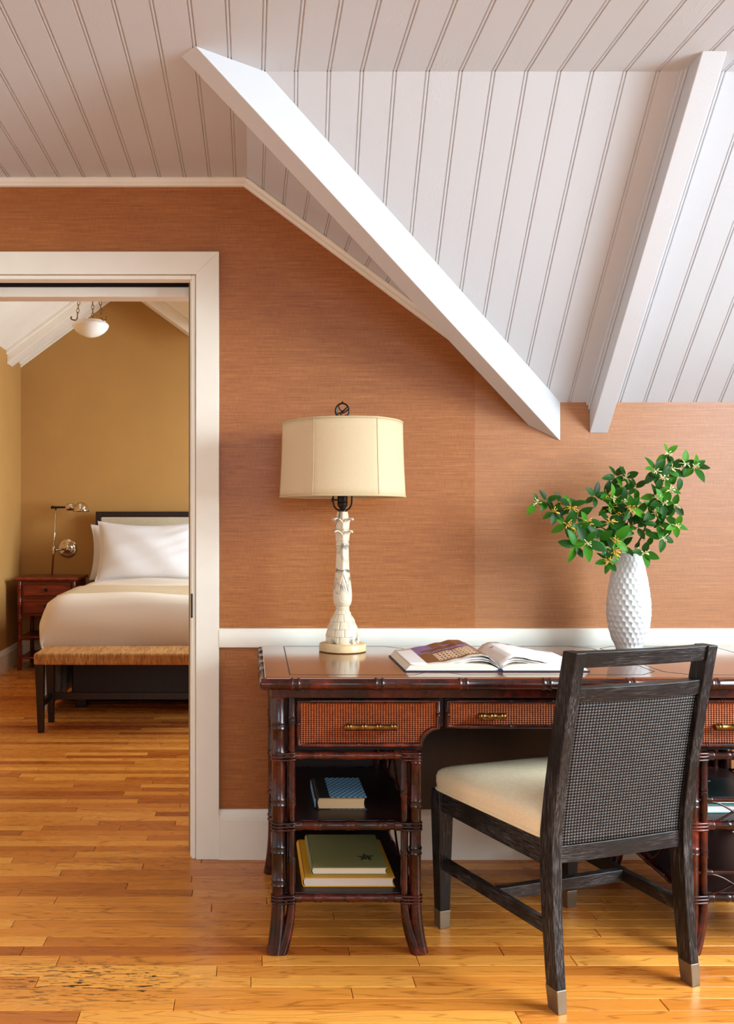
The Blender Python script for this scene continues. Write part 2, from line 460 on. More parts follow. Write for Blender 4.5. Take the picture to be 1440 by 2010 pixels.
def m_bluepat():
    m = NT('blue_scale_pattern', 0.6)
    w = m_weave
    tc = m.n('ShaderNodeTexCoord'); sp = m.n('ShaderNodeSeparateXYZ'); m.l(tc.outputs['Object'], sp.inputs[0])
    y = m.math('MULTIPLY', sp.outputs[1], 72.0)
    x = m.math('ADD', m.math('MULTIPLY', sp.outputs[0], 62.0), m.math('MULTIPLY', m.math('FLOOR', y), 0.5))
    fx = m.math('SUBTRACT', m.math('FRACT', x), 0.5); fy = m.math('FRACT', y)
    arc = m.math('SUBTRACT', fy, m.math('MULTIPLY', m.math('MULTIPLY', fx, fx), 3.2))
    band = m.ramp(m.math('FRACT', m.math('ADD', arc, 1.0)), [(0.0, lin(14, 20, 32)), (0.40, lin(14, 20, 32)), (0.44, lin(120, 172, 208)), (1.0, lin(150, 196, 224))])
    m.base(band); return m.m
M['bluepat'] = m_bluepat()
# bedroom
M['linen_white'] = m_fabric('white_bed_linen', (224, 220, 217), 0.85, 500, 0.02, 0, 0.1)
M['duvet'] = m_fabric('ivory_duvet', (234, 222, 204), 0.85, 500, 0.02, 0, 0.1)
M['blanket'] = m_weave('beige_waffle_blanket', (186, 164, 128), (214, 192, 154), (232, 212, 176), 60, 60, 0.9, 0.5, 'xy')
M['espresso'] = wood('espresso_wood', (16, 6, 5), (28, 10, 7), (42, 17, 11), 0.35, 'z')
M['linen_grey'] = m_fabric('grey_linen_panel', (196, 180, 152), 0.9, 250, 0.12)
M['cherry'] = wood('red_brown_cane_wood', (60, 15, 7), (110, 34, 14), (150, 56, 22), 0.28, 'x')
M['chrome'] = plain('polished_nickel', (214, 202, 184), 0.08, 1.0, var=0.03)
M['antique_brass'] = plain('antique_brass', (128, 92, 40), 0.35, 0.9, var=0.3, scale=50)
M['opal'] = plain('opal_glass', (244, 238, 226), 0.22, var=0.02)
def m_rush():
    m = NT('woven_seagrass', 0.7)
    n1 = m.noise(m.coord((150, 10, 30)), 1.0, 4, 0.65); n2 = m.noise(m.coord((30, 3, 6)), 1.0, 3)
    h = m.math('ADD', m.math('MULTIPLY', n1, 0.7), m.math('MULTIPLY', n2, 0.3))
    m.base(m.ramp(h, [(0.3, lin(112, 66, 28)), (0.5, lin(176, 122, 62)), (0.7, lin(216, 168, 100))])); m.bump(n1, 0.6, 0.003)
    return m.m
M['rush'] = m_rush()

# ================================================================== THE SETTING
ZC = 2.388            # flat ceiling
YF = -0.786           # fold where the ceiling starts to slope down to the low wall
ZK = 1.600            # top of the low wall
XD = -0.0125          # fold where the ceiling slopes down to the right over the doorway side
XV = 1.038            # where both slopes meet on the wall
XR, XL, YB = 2.5, -1.9, -4.6
BR_R, BR_Y = 1.5, 4.61
BX_L = -1.945

# ---- floor: slab, boards
slab = MB().box(XL - 0.1, XR, YB, 0.0, -0.06, -0.007).box(BX_L - 0.02, BR_R, 0.0, BR_Y, -0.06, -0.007)
floor = struct(slab.build('floor', M['dark_gap']))
BW = 0.0571
near, far = [], MB()
def board_mesh(L, cache={}):
    k = round(L, 3)
    if k not in cache:
        g = 0.0008; e = 0.0013; x0, x1, y0, y1 = g, L - g, g, BW - g
        mb = MB(); 
        v = [(x0, y0, -0.012), (x1, y0, -0.012), (x1, y1, -0.012), (x0, y1, -0.012),
             (x0, y0, -e), (x1, y0, -e), (x1, y1, -e), (x0, y1, -e),
             (x0 + e, y0 + e, 0), (x1 - e, y0 + e, 0), (x1 - e, y1 - e, 0), (x0 + e, y1 - e, 0)]
        f = [(0, 1, 5, 4), (1, 2, 6, 5), (2, 3, 7, 6), (3, 0, 4, 7), (4, 5, 9, 8), (5, 6, 10, 9), (6, 7, 11, 10), (7, 4, 8, 11), (8, 9, 10, 11)]
        cache[k] = (v, f, MB().add(v, f).mesh('floor_board', M['floor']))
    return cache[k]
LENS = [0.30, 0.42, 0.55, 0.66, 0.78, 0.9, 1.05, 1.2]
rnd = random.Random(11)
row = 0
y = -1.995
while y < BR_Y:
    if y + BW * 0.5 < 0: xa, xb = XL, XR
    else: xa, xb = BX_L, BR_R
    x = xa - rnd.choice(LENS) * 0.6
    while x < xb:
        L = rnd.choice(LENS)
        x0, x1 = max(x, xa), min(x + L, xb)
        if x1 - x0 > 0.04:
            L2 = round(x1 - x0, 3)
            d = y + DW
            seen = (y > -1.16 and y < 2.0 and x1 > (-30 - CX) * d / F and x0 < (1470 - CX) * d / F) and (y < 0.03 or x0 < -0.2)
            v, f, me = board_mesh(L2)
            if seen: near.append((x0, y, me))
            else: far.add([(p[0] + x0, p[1] + y, p[2]) for p in v], f)
        x += L
    y += BW; row += 1
near.sort(key=lambda b: b[1])
for i, (x0, y0, me) in enumerate(near):
    if i < 300:
        o = bpy.data.objects.new('floor_board', me); COL.objects.link(o); o.parent = floor; o.location = (x0, y0, 0)
    else:
        far.add([Vector(v.co) + Vector((x0, y0, 0)) for v in me.vertices], [tuple(p.vertices) for p in me.polygons])
# boards nearer the camera than the frame shows
y = -1.995
ff = far
k = 0
while y > YB:
    y -= BW; x = XL - 0.3 * (k % 3); k += 1
    while x < XR:
        L = LENS[(k * 3 + int(x * 7)) % len(LENS)]; v, f, me = board_mesh(L)
        x1 = min(x + L, XR)
        ff.add([(min(max(p[0] + x, XL), x1), p[1] + y, p[2]) for p in v], f); x += L
fo = far.build('floor_boards_beyond', M['floor'], floor); fo['kind'] = 'stuff'

# ---- wall with the doorway (grasscloth) and the bedroom side
DX0, DX1, DZ = -1.03, -0.205, 2.060
pl = [(XL, 0), (DX0, 0), (DX0, DZ), (DX1, DZ), (DX1, 0), (XR + 0.1, 0), (XR + 0.1, ZK + 0.005), (XV, ZK + 0.005), (XD, ZC + 0.005), (XL, ZC + 0.005)]
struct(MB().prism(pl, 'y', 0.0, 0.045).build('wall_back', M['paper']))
plb = [(BX_L, 0), (DX0, 0), (DX0, DZ), (DX1, DZ), (DX1, 0), (BR_R, 0), (BR_R, 2.7), (-0.3, 2.7), (-1.06, 3.25), (BX_L, 2.6)]
struct(MB().prism(plb, 'y', 0.10, 0.16).build('wall_bedroom_front', M['tan']))

# ---- main room outer walls with their windows, the front one added for fill
def wall_with_window(name, axis, pos, th, outer, hole, mat):
    a0, a1, z0, z1 = hole
    lo = min(p[0] for p in outer); hi = max(p[0] for p in outer)
    mb = MB()
    def piece(poly):
        mb.prism(poly, axis, pos, pos + th)
    zt = max(p[1] for p in outer)
    left = [p for p in outer if p[0] <= a0]; right = [p for p in outer if p[0] >= a1]
    piece([(lo, 0), (a0, 0), (a0, zt), (lo, zt)])
    piece([(a0, 0), (a1, 0), (a1, z0), (a0, z0)])
    piece([(a0, z1), (a1, z1), (a1, zt), (a0, zt)])
    piece([(a1, 0), (hi, 0)] + [p for p in outer if p[0] > a1 and p[1] > 0] + [(a1, zt)])
    return struct(mb.build(name, mat))
wall_with_window('wall_right', 'x', XR, 0.12, [(YB, 0), (0, 0), (0, ZK), (YF, ZC), (YB, ZC)], (-3.0, -0.9, 0.6, 2.25), M['white_wall'])
wall_with_window('wall_front', 'y', YB - 0.12, 0.12, [(XL, 0), (XR, 0), (XR, ZC), (XL, ZC)], (-0.9, 1.8, 0.6, 2.25), M['white_wall'])
struct(MB().box(XL - 0.1, XL, YB, 0.0, 0, ZC).build('wall_left', M['white_wall']))
def window(name, axis, pos, a0, a1, z0, z1):
    mb = MB(); w = 0.05
    def bar(p, q, r, s_):
        if axis == 'x': mb.box(pos + 0.03, pos + 0.09, p, q, r, s_)
        else: mb.box(p, q, pos + 0.03, pos + 0.09, r, s_)
    bar(a0, a0 + w, z0, z1); bar(a1 - w, a1, z0, z1); bar(a0 + w, a1 - w, z0, z0 + w); bar(a0 + w, a1 - w, z1 - w, z1)
    zm = (z0 + z1) / 2; am = (a0 + a1) / 2
    bar(a0 + w, a1 - w, zm - 0.02, zm + 0.02); bar(am - 0.015, am + 0.015, z0 + w, zm - 0.02); bar(am - 0.015, am + 0.015, zm + 0.02, z1 - w)
    return struct(mb.build(name, M['trim']))
window('window_1', 'x', XR, -3.0, -0.9, 0.6, 2.25)
window('fill_window_2', 'y', YB - 0.12, -0.9, 1.8, 0.6, 2.25)  # unseen opening behind the camera, put in to let fill light through

# ---- bedroom walls
gable = [(BX_L, 0), (BR_R, 0), (BR_R, 2.64), (-0.3, 2.64), (-1.06, 3.196), (BX_L, 2.54)]
struct(MB().prism(gable, 'y', BR_Y, BR_Y + 0.1).build('wall_bedroom_back', M['tan']))
struct(MB().box(BX_L - 0.1, BX_L, 0.10, BR_Y, 0, 2.56).build('wall_bedroom_left', M['tan']))
wall_with_window('wall_bedroom_right', 'x', BR_R, 0.1, [(0.1, 0), (BR_Y, 0), (BR_Y, 2.64), (0.1, 2.64)], (1.7, 3.5, 0.8, 2.3), M['tan'])
window('window_3', 'x', BR_R, 1.7, 3.5, 0.8, 2.3)

# ---- beadboard ceilings: every board is a piece
PW = 0.088
PROF = [(0.0, -0.0032), (0.0012, -0.0032), (0.0026, -0.0006), (0.0050, 0.0), (0.0074, -0.0006), (0.0088, -0.0032), (0.0104, -0.0032), (0.0120, 0.0), (PW - 0.0006, 0.0), (PW, -0.0032)]
def plank(o, a, c, n, w=PW, planes=()):
    o = Vector(o); a = Vector(a); c = Vector(c); n = Vector(n); k = w / PW
    pr = [(x * k if x < 0.05 else w - (PW - x), h) for x, h in PROF] + [(w, -0.012), (0.0, -0.012)]
    m = len(pr)
    v = [o + c * x + n * h for x, h in pr] + [o + a + c * x + n * h for x, h in pr]
    f = [tuple(range(m)), tuple(range(2 * m - 1, m - 1, -1))] + [(i, i + m, (i + 1) % m + m, (i + 1) % m) for i in range(m)]
    mb = MB().add(v, f)
    if planes: mb.clip(planes)
    return mb
X0 = -0.0553 - 0.005
ceil = struct(MB().box(XL - 0.1, XR + 0.1, YB, 0.12, ZC + 0.013, ZC + 0.08).build('ceiling', M['ceil_y']))
k0 = int(math.floor((XL - X0) / PW)); k1 = int(math.ceil((XR - X0) / PW))
for k in range(k0, k1):
    x = X0 + k * PW
    if x + PW < XL + 0.02 or x > XR: continue
    cuts = [((x0c, 0, 0), (sg, 0, 0)) for x0c, sg in ()]
    if x + PW <= XD + 1e-4:
        spans = [(0.0, [((XL, 0, 0), (-1, 0, 0))] if x < XL else [])]
    elif x < XD:
        spans = [(0.0, [((XD, 0, 0), (1, 0, 0))]), (YF, [((XD, 0, 0), (-1, 0, 0))])]
    else:
        spans = [(YF, [((XR, 0, 0), (1, 0, 0))] if x + PW > XR else [])]
    for yend, pls in spans:
        mb = plank((x, YB, ZC), (0, yend - YB, 0), (1, 0, 0), (0, 0, -1), PW, pls)
        if len(mb.f) > 3: mb.build('ceiling_plank', M['ceil_y'], ceil, smooth=35)
# sloping ceiling above the desk, cut along the valley
VN = Vector((ZC - ZK, -(XV - XD), 0)).normalized()          # plan normal of the valley, pointing to the desk slope
vco = Vector((XD, YF, 0))
s2 = math.sqrt(0.5)
SK = 0.04
sl = MB().add([(XD - 0.3, YF, ZC + 0.02), (XR + 0.1, YF, ZC + 0.02), (XR + 0.1, 0.06, ZK - 0.06 + 0.02), (XD - 0.3, 0.06, ZK - 0.06 + 0.02),
               (XD - 0.3, YF, ZC + 0.08), (XR + 0.1, YF, ZC + 0.08), (XR + 0.1, 0.06, ZK - 0.06 + 0.08), (XD - 0.3, 0.06, ZK - 0.06 + 0.08)],
              [(0, 1, 2, 3), (7, 6, 5, 4), (0, 4, 5, 1), (1, 5, 6, 2), (2, 6, 7, 3), (3, 7, 4, 0)]).clip([(vco, -VN)])
slope = struct(sl.build('ceiling_slope', M['ceil_y']))
Lf = -YF
for k in range(0, k1):
    x = X0 + k * PW
    if x > XR: continue
    pls = [((0, -0.0002, 0), (0, 1, 0)), ((XR, 0, 0), (1, 0, 0))]
    if x < XV + 0.12: pls.append((vco, -VN))
    mb = plank((x, YF, ZC), (SK * Lf * 1.05, Lf * 1.05, -Lf * 1.05), (1, 0, 0), (0, -s2, -s2), PW, pls)
    if len(mb.f) > 3: mb.build('ceiling_plank', M['ceil_y'], slope, smooth=35)
# sloping ceiling over the doorway side
SD = (ZC - ZK) / (XV - XD); cd = Vector((1, 0, -SD)).normalized(); nd = Vector((-SD, 0, -1)).normalized()
q = lambda X, up: (X, ZC - (X - XD) * SD + up)
pol = [q(XD, 0.02), q(XV + 0.1, 0.02), q(XV + 0.1, 0.08), q(XD, 0.08)]
slope2 = struct(MB().prism(pol, 'y', -0.9, 0.06).clip([(vco, VN)]).build('ceiling_slope', M['ceil_y']))
pw2 = 0.0903
x = 0.0443 - 0.006 - pw2 * 0.8
while x < XV:
    pls = [(vco, VN), ((0, -0.0002, 0), (0, 1, 0))]
    if x < XD: pls.append(((XD, 0, 0), (-1, 0, 0)))
    mb = plank((x, YF - 0.02, ZC - (x - XD) * SD), (0, -YF + 0.05, 0), cd, nd, pw2, pls)
    if len(mb.f) > 3: mb.build('ceiling_plank', M['ceil_y'], slope2, smooth=35)
    x += pw2 * cd.x

# ---- valley beam
RB0 = Vector((-0.164, -0.921, ZC)); RB1 = Vector((1.113, 0.0, 1.467))
dv = Vector((XV - XD, -YF, ZK - ZC)).normalized()
base = (RB0 + RB1) / 2
pn = Vector((-dv.y, dv.x, 0)).normalized()                   # to the left and back
wv = 0.067
def main_z(p): return ZK - p.y
def dorm_z(p): return ZC - (p.x - XD) * SD
rb = base; lb = base + pn * wv
tv = ((vco - base).dot(Vector((dv.x, dv.y, 0)).normalized()))
vp = Vector((XD, YF, ZC)) + dv * ((base.y - YF) / dv.y)
rt = Vector((rb.x, rb.y, main_z(rb) + 0.006)); lt = Vector((lb.x, lb.y, dorm_z(lb) + 0.006)); vp = vp + Vector((0, 0, 0.006))
sec = [rb, rt, vp, lt, lb]
A = [p - dv * 1.6 for p in sec]; B = [p + dv * 1.6 for p in sec]
mb = MB().add(A + B, [(0, 1, 2, 3, 4), (9, 8, 7, 6, 5)] + [(i, i + 5, (i + 1) % 5 + 5, (i + 1) % 5) for i in range(5)])
mb.clip([((0, -0.0005, 0), (0, 1, 0)), ((0, 0, ZC + 0.001), (0, 0, 1))])
struct(mb.build('valley_beam', M['beam'], bevel=0.002))
# ---- rafter on the desk slope
ra = empty('rafter_beam'); struct(ra)
def raf(x0, x1, z0, z1):                # heights measured straight down from the slope
    v = []
    for (yy, sx) in ((YF - 0.25, -SK * 0.25), (0.02, SK * 0.806)):
        zb = ZK - yy
        v.append([(x0 + sx, yy, zb - z1), (x1 + sx, yy, zb - z1), (x1 + sx, yy, zb - z0), (x0 + sx, yy, zb - z0)])
    return MB().add(v[0] + v[1], [(0, 1, 2, 3), (7, 6, 5, 4)] + [(i, i + 4, (i + 1) % 4 + 4, (i + 1) % 4) for i in range(4)]).clip([((0, -0.0005, 0), (0, 1, 0)), ((0, 0, ZC + 0.001), (0, 0, 1))])
RX0 = 1.1605; RX1 = 1.2235
raf(RX0, RX1, -0.006, 0.106).build('beam', M['beam'], ra, bevel=0.002)
raf(RX0 - 0.013, RX0, -0.006, 0.010).build('moulding', M['beam'], ra, bevel=0.003)
raf(RX0 - 0.006, RX0, 0.010, 0.026).build('moulding', M['beam'], ra, bevel=0.003)
raf(RX1, RX1 + 0.013, -0.006, 0.010).build('moulding', M['beam'], ra, bevel=0.003)

# ---- trims: crown, chair rail, baseboard, door casing
def profile_run(name, prof, p0, p1, down, out, mat):
    """moulding: (out, down) profile swept from p0 to p1"""
    p0 = Vector(p0); p1 = Vector(p1); dn = Vector(down); ou = Vector(out); m = len(prof)
    v = [p0 + ou * a + dn * b for a, b in prof] + [p1 + ou * a + dn * b for a, b in prof]
    f = [tuple(range(m)), tuple(range(2 * m - 1, m - 1, -1))] + [(i, i + m, (i + 1) % m + m, (i + 1) % m) for i in range(m)]
    return MB().add(v, f)
crown = [(0, 0), (0.020, 0), (0.020, 0.004), (0.015, 0.009), (0.013, 0.014), (0.014, 0.019), (0.010, 0.026), (0, 0.028)]
mb = profile_run('c', crown, (XL, -0.0003, ZC), (XD + 0.004, -0.0003, ZC), (0, 0, -1), (0, -1, 0), None)
struct(mb.build('trim_1', M['trim'], smooth=40))
dnn = Vector((-SD, 0, -1)).normalized()
mb = profile_run('c', crown, (XD - 0.002, -0.0003, ZC), (XV, -0.0003, ZK), dnn, (0, -1, 0), None)
struct(mb.build('trim_2', M['trim'], smooth=40))
CXR = -0.111
rail = [(0, 0), (0.018, 0), (0.022, 0.005), (0.022, 0.062), (0.019, 0.066), (0, 0.066)]
mb = profile_run('c', rail, (CXR, -0.0003, 0.808), (XR, -0.0003, 0.808), (0, 0, -1), (0, -1, 0), None)
struct(mb.build('trim_3', M['trim'], smooth=40))
basep = [(0, 0), (0.007, 0), (0.010, 0.004), (0.010, 0.010), (0.016, 0.018), (0.018, 0.024), (0.018, 0.030), (0.022, 0.034), (0.022, 0.172), (0, 0.172)]
mb = profile_run('c', basep, (CXR, -0.0003, 0.172), (XR, -0.0003, 0.172), (0, 0, -1), (0, -1, 0), None)
struct(mb.build('baseboard_back', M['trim'], smooth=40))
mb = profile_run('c', basep, (BX_L + 0.0003, 0.16, 0.172), (BX_L + 0.0003, BR_Y, 0.172), (0, 0, -1), (1, 0, 0), None)
struct(mb.build('baseboard_bedroom_left', M['trim'], smooth=40))
mb = profile_run('c', basep, (BX_L, BR_Y - 0.0003, 0.172), (BR_R, BR_Y - 0.0003, 0.172), (0, 0, -1), (0, -1, 0), None)
struct(mb.build('baseboard_bedroom_back', M['trim'], smooth=40))
# door casing: mitred boards with a backband bead
cas = empty('trim_4'); struct(cas)
ci, ct, cz, czo = -0.192, 0.020, 2.049, 2.128
cl = DX0 - 0.013; clo = cl - 0.081
MB().prism([(ci, 0.0), (CXR, 0.0), (CXR, czo), (ci, cz)], 'y', -ct, -0.0003).build('casing_upright', M['trim'], cas, bevel=0.0015)
MB().prism([(cl, cz), (ci, cz), (CXR, czo), (clo, czo)], 'y', -ct, -0.0003).build('casing_head', M['trim'], cas, bevel=0.0015)
MB().prism([(clo, 0.0), (cl, 0.0), (cl, cz), (clo, czo)], 'y', -ct, -0.0003).build('casing_upright', M['trim'], cas, bevel=0.0015)
# jambs: front liner, pocket slot, rear liner
jm = empty('door_1'); struct(jm)
MB().box(-0.208, -0.194, -0.012, 0.042, 0, 2.047).build('front_jamb', M['trim'], jm, bevel=0.003)
MB().box(-0.2135, -0.205, 0.006, 0.040, 0, 2.035).build('jamb_stop', M['trim'], jm, bevel=0.002)
MB().box(cl - 0.006, cl + 0.008, -0.012, 0.042, 0, 2.047).build('front_jamb', M['trim'], jm, bevel=0.003)
MB().box(cl + 0.008, -0.208, -0.012, 0.042, 2.033, 2.047).build('head_jamb', M['trim'], jm, bevel=0.003)
MB().box(DX0, -0.206, 0.102, 0.158, 2.0345, 2.0595).box(DX0 - 0.1, -0.10, 0.0455, 0.0995, 2.055, 2.10).build('slot_liner', M['dark_gap'], jm)
MB().box(-0.222, -0.12, 0.056, 0.092, 0.008, 2.045).build('pocket_door', plain('aged_door_paint', (150, 130, 92), 0.5, var=0.08), jm, bevel=0.002)
MB().box(-0.221, -0.206, 0.100, 0.165, 0, 2.03).build('rear_jamb', M['trim'], jm, bevel=0.002)
MB().box(DX0, -0.206, 0.100, 0.175, 1.998, 2.034).build('head_jamb', M['trim'], jm, bevel=0.003)
MB().box(-0.2105, -0.2035, -0.0135, -0.0118, 0.845, 0.930).build('strike_plate', M['ink'], jm, bevel=0.001)

# ---- bedroom ceiling
mb = MB()
def bslope(x0, z0, x1, z1):
    mb.prism([(x0, z0), (x1, z1), (x1, z1 + 0.06), (x0, z0 + 0.06)], 'y', 0.10, BR_Y + 0.1)
bslope(BX_L - 0.1, 2.54 - 0.074, -1.06, 3.196); bslope(-1.06, 3.196, -0.3, 2.64); bslope(-0.3, 2.64, BR_R + 0.1, 2.64)
struct(mb.build('ceiling_bedroom', M['trim']))
bt = empty('trim_5'); struct(bt)
def brun(y0, y1, dz0, dz1):
    s1 = (3.196 - 2.54) / (1.945 - 1.06)
    MB().prism([(BX_L, 2.54 - dz1), (-1.06, 3.196 - dz1), (-1.06, 3.196 - dz0), (BX_L, 2.54 - dz0)], 'y', y0, y1).build('rafter', M['trim'], bt, bevel=0.004)
    s2_ = (3.196 - 2.64) / 0.76
    MB().prism([(-1.06, 3.196 - dz1), (-0.3, 2.64 - dz1), (-0.3, 2.64 - dz0), (-1.06, 3.196 - dz0)], 'y', y0, y1).build('rafter', M['trim'], bt, bevel=0.004)
brun(4.15, 4.32, 0.0, 0.10); brun(4.12, 4.15, 0.0, 0.03); brun(4.54, BR_Y - 0.0005, 0.0, 0.035); brun(4.585, BR_Y - 0.0005, 0.035, 0.06)

# ================================================================== DESK
DC = 0.835                                  # middle of the desk
DT = 0.760
def node_rings(par, a, b, r, nodes):
    a = Vector(a); b = Vector(b); d = (b - a).normalized()
    for t in nodes:
        if 0.015 < t < (b - a).length - 0.015:
            c = a + d * t
            MB().tube([c - d * 0.0024, c - d * 0.0012, c + d * 0.0012, c + d * 0.0024], [r * 1.03, r * 1.055, r * 1.055, r * 1.03], 14).build('node_ring', M['ink'], par, smooth=40)
def mir(x, s): return x if s > 0 else 2 * DC - x
desk = thing('writing_desk', (DC, -0.425, 0), 'long red-brown bamboo-style writing desk with woven drawer fronts', 'desk')
TX0, TX1, TY0, TY1 = 0.024, 1.646, -0.760, -0.088
top = MB().box(TX0 + 0.014, TX1 - 0.014, TY0 + 0.013, TY1 - 0.010, DT - 0.022, DT).build('desk_top', M['top'], desk, bevel=0.004, seg=3)
MB().box(TX0 + 0.03, TX1 - 0.03, TY0 + 0.030, TY1 - 0.02, 0.700, DT - 0.022).build('under_moulding', M['mahogany'], desk, bevel=0.004)
er = 0.0150; ez = DT - 0.004 - er
nodes = [0.093 + 0.2275 * i for i in range(8)]
MB().bamboo((TX0 + 0.004, TY0 + er, ez), (TX1 - 0.004, TY0 + er, ez), er, nodes, 14, 0.22, 0.006).build('edge_pole', M['mahogany'], desk, smooth=50)
node_rings(desk, (TX0 + 0.004, TY0 + er, ez), (TX1 - 0.004, TY0 + er, ez), er, nodes)
MB().bamboo((TX0 + 0.004, TY1 - er, ez), (TX1 - 0.004, TY1 - er, ez), er, nodes).build('edge_pole', M['mahogany'], desk, smooth=50)
for xx in (TX0 + er, TX1 - er):
    MB().bamboo((xx, TY0 + 0.004, ez), (xx, TY1 - 0.004, ez), er, [0.16 + 0.13 * i for i in range(5)]).build('edge_pole', M['mahogany'], desk, smooth=50)
# thin black inlay lines let into the top: three panels
def inlay(poly):
    zz = DT + 0.0004; n = len(poly); w = 0.0016
    for i in range(n):
        a = Vector((*poly[i], zz)); b = Vector((*poly[(i + 1) % n], zz)); d = (b - a).normalized(); s = Vector((-d.y, d.x, 0)) * w
        a = a - d * w; b = b + d * w
        MB().hexa([a - s + Vector((0, 0, -0.002)), b - s + Vector((0, 0, -0.002)), b + s + Vector((0, 0, -0.002)), a + s + Vector((0, 0, -0.002))],
                  [a - s, b - s, b + s, a + s]).build('inlay_line', M['ink'], top)
c_ = 0.055
ya, yb = -0.705, -0.122
inlay([(0.108, ya), (0.452, ya), (0.452 + c_, ya + c_), (0.452 + c_, yb - c_), (0.452, yb), (0.112, yb)])
inlay([(2 * DC - x, y) for x, y in [(0.108, ya), (0.452, ya), (0.452 + c_, ya + c_), (0.452 + c_, yb - c_), (0.452, yb), (0.108, yb)]])
inlay([(0.532, ya + c_), (0.532 + c_, ya), (1.138 - c_, ya), (1.138, ya + c_), (1.138, yb - c_), (1.138 - c_, yb), (0.532 + c_, yb), (0.532, yb - c_)])
# carcass behind the drawers
PY = -0.712                                  # line of the front posts
for s in (1, -1):
    a, b = sorted((mir(0.062, s), mir(0.470, s)))
    MB().box(a, b, PY + 0.028, -0.115, 0.548, 0.712).build('carcass', M['panel'], desk)
MB().box(0.470, 1.200, PY + 0.034, -0.115, 0.612, 0.712).build('carcass', M['panel'], desk)

def drawer(name, poly, handle, s):
    """polygon in (x, z); woven panel, cane beading round it and a bamboo pull"""
    if s < 0: poly = [(2 * DC - x, z) for x, z in poly][::-1]
    d = MB().prism(poly, 'y', PY + 0.008, PY + 0.033).build(name, M['panel'], desk, bevel=0.002)
    cxm = sum(p[0] for p in poly) / len(poly); czm = sum(p[1] for p in poly) / len(poly)
    x0 = min(p[0] for p in poly); x1 = max(p[0] for p in poly); z0 = min(p[1] for p in poly); z1 = max(p[1] for p in poly)
    fr = 0.0062
    def inset(p, k):
        return (p[0] + (k if p[0] < cxm else -k) if abs(p[0] - x0) < 1e-4 or abs(p[0] - x1) < 1e-4 else p[0] + (-k if s > 0 else k),
                p[1] + (k if abs(p[1] - z0) < 1e-4 else (-k if abs(p[1] - z1) < 1e-4 else k)))
    ins = [inset(p, fr) for p in poly]
    MB().prism(ins, 'y', PY + 0.004, PY + 0.010).build('woven_panel', M['cane'], d)
    pts = [Vector((p[0], PY + 0.004, p[1])) for p in ins]
    path = []; rr = []
    for i in range(len(pts)):
        a, b = pts[i], pts[(i + 1) % len(pts)]; L = (b - a).length
        n = max(1, int(L / 0.04))
        for k in range(n): path.append(a.lerp(b, k / n)); rr.append(fr)
    MB().tube(path, rr, 8, closed=True).build('beading', M['mahogany'], d, smooth=True)
    for i in range(len(pts)):                        # node rings on the beading
        a, b = pts[i], pts[(i + 1) % len(pts)]; L = (b - a).length
        if L < 0.05: continue
        n = max(1, round(L / 0.11)); dd = (b - a) / L
        for k in range(n):
            c = a.lerp(b, (k + 0.5) / n)
            MB().tube([c - dd * 0.005, c - dd * 0.003, c - dd * 0.001, c + dd * 0.001, c + dd * 0.003, c + dd * 0.005], [fr, fr * 1.25, fr * 1.02, fr * 1.02, fr * 1.25, fr], 8).build('beading_ring', M['mahogany'], d, smooth=50)
    for hx0, hx1, hz in handle:
        if s < 0: hx0, hx1 = 2 * DC - hx1, 2 * DC - hx0
        hy = PY - 0.019; L = hx1 - hx0; w = 0.0088
        h = MB().bamboo((hx0, hy, hz), (hx1, hy, hz), w, [0.012, L * 0.36, L * 0.64, L - 0.012] if L > 0.1 else [0.010, L * 0.5, L - 0.010], 12, 0.20, 0.0026)
        for xx in (hx0 + 0.012, hx1 - 0.012): h.tube([(xx, hy, hz), (xx, PY + 0.006, hz)], 0.005, 8)
        h.build('drawer_pull', M['brass'], d, smooth=50)
R_ = 0.048
arc = [(0.523 - R_ * math.cos(t), 0.560 + R_ * math.sin(t)) for t in [PI / 2 * k / 6 for k in range(7)]]
left_poly = [(0.124, 0.694), (0.124, 0.560)] + arc + [(0.523, 0.694)]
left_poly = [(0.124, 0.694), (0.124, 0.560)] + [p for p in arc] + [(0.523, 0.694)]
for s in (1, -1):
    drawer('drawer', left_poly, [(0.256, 0.400, 0.621)], s)
drawer('drawer', [(0.537, 0.694), (0.537, 0.612), (1.133, 0.612), (1.133, 0.694)], [(0.622, 0.698, 0.650), (0.972, 1.048, 0.650)], 1)

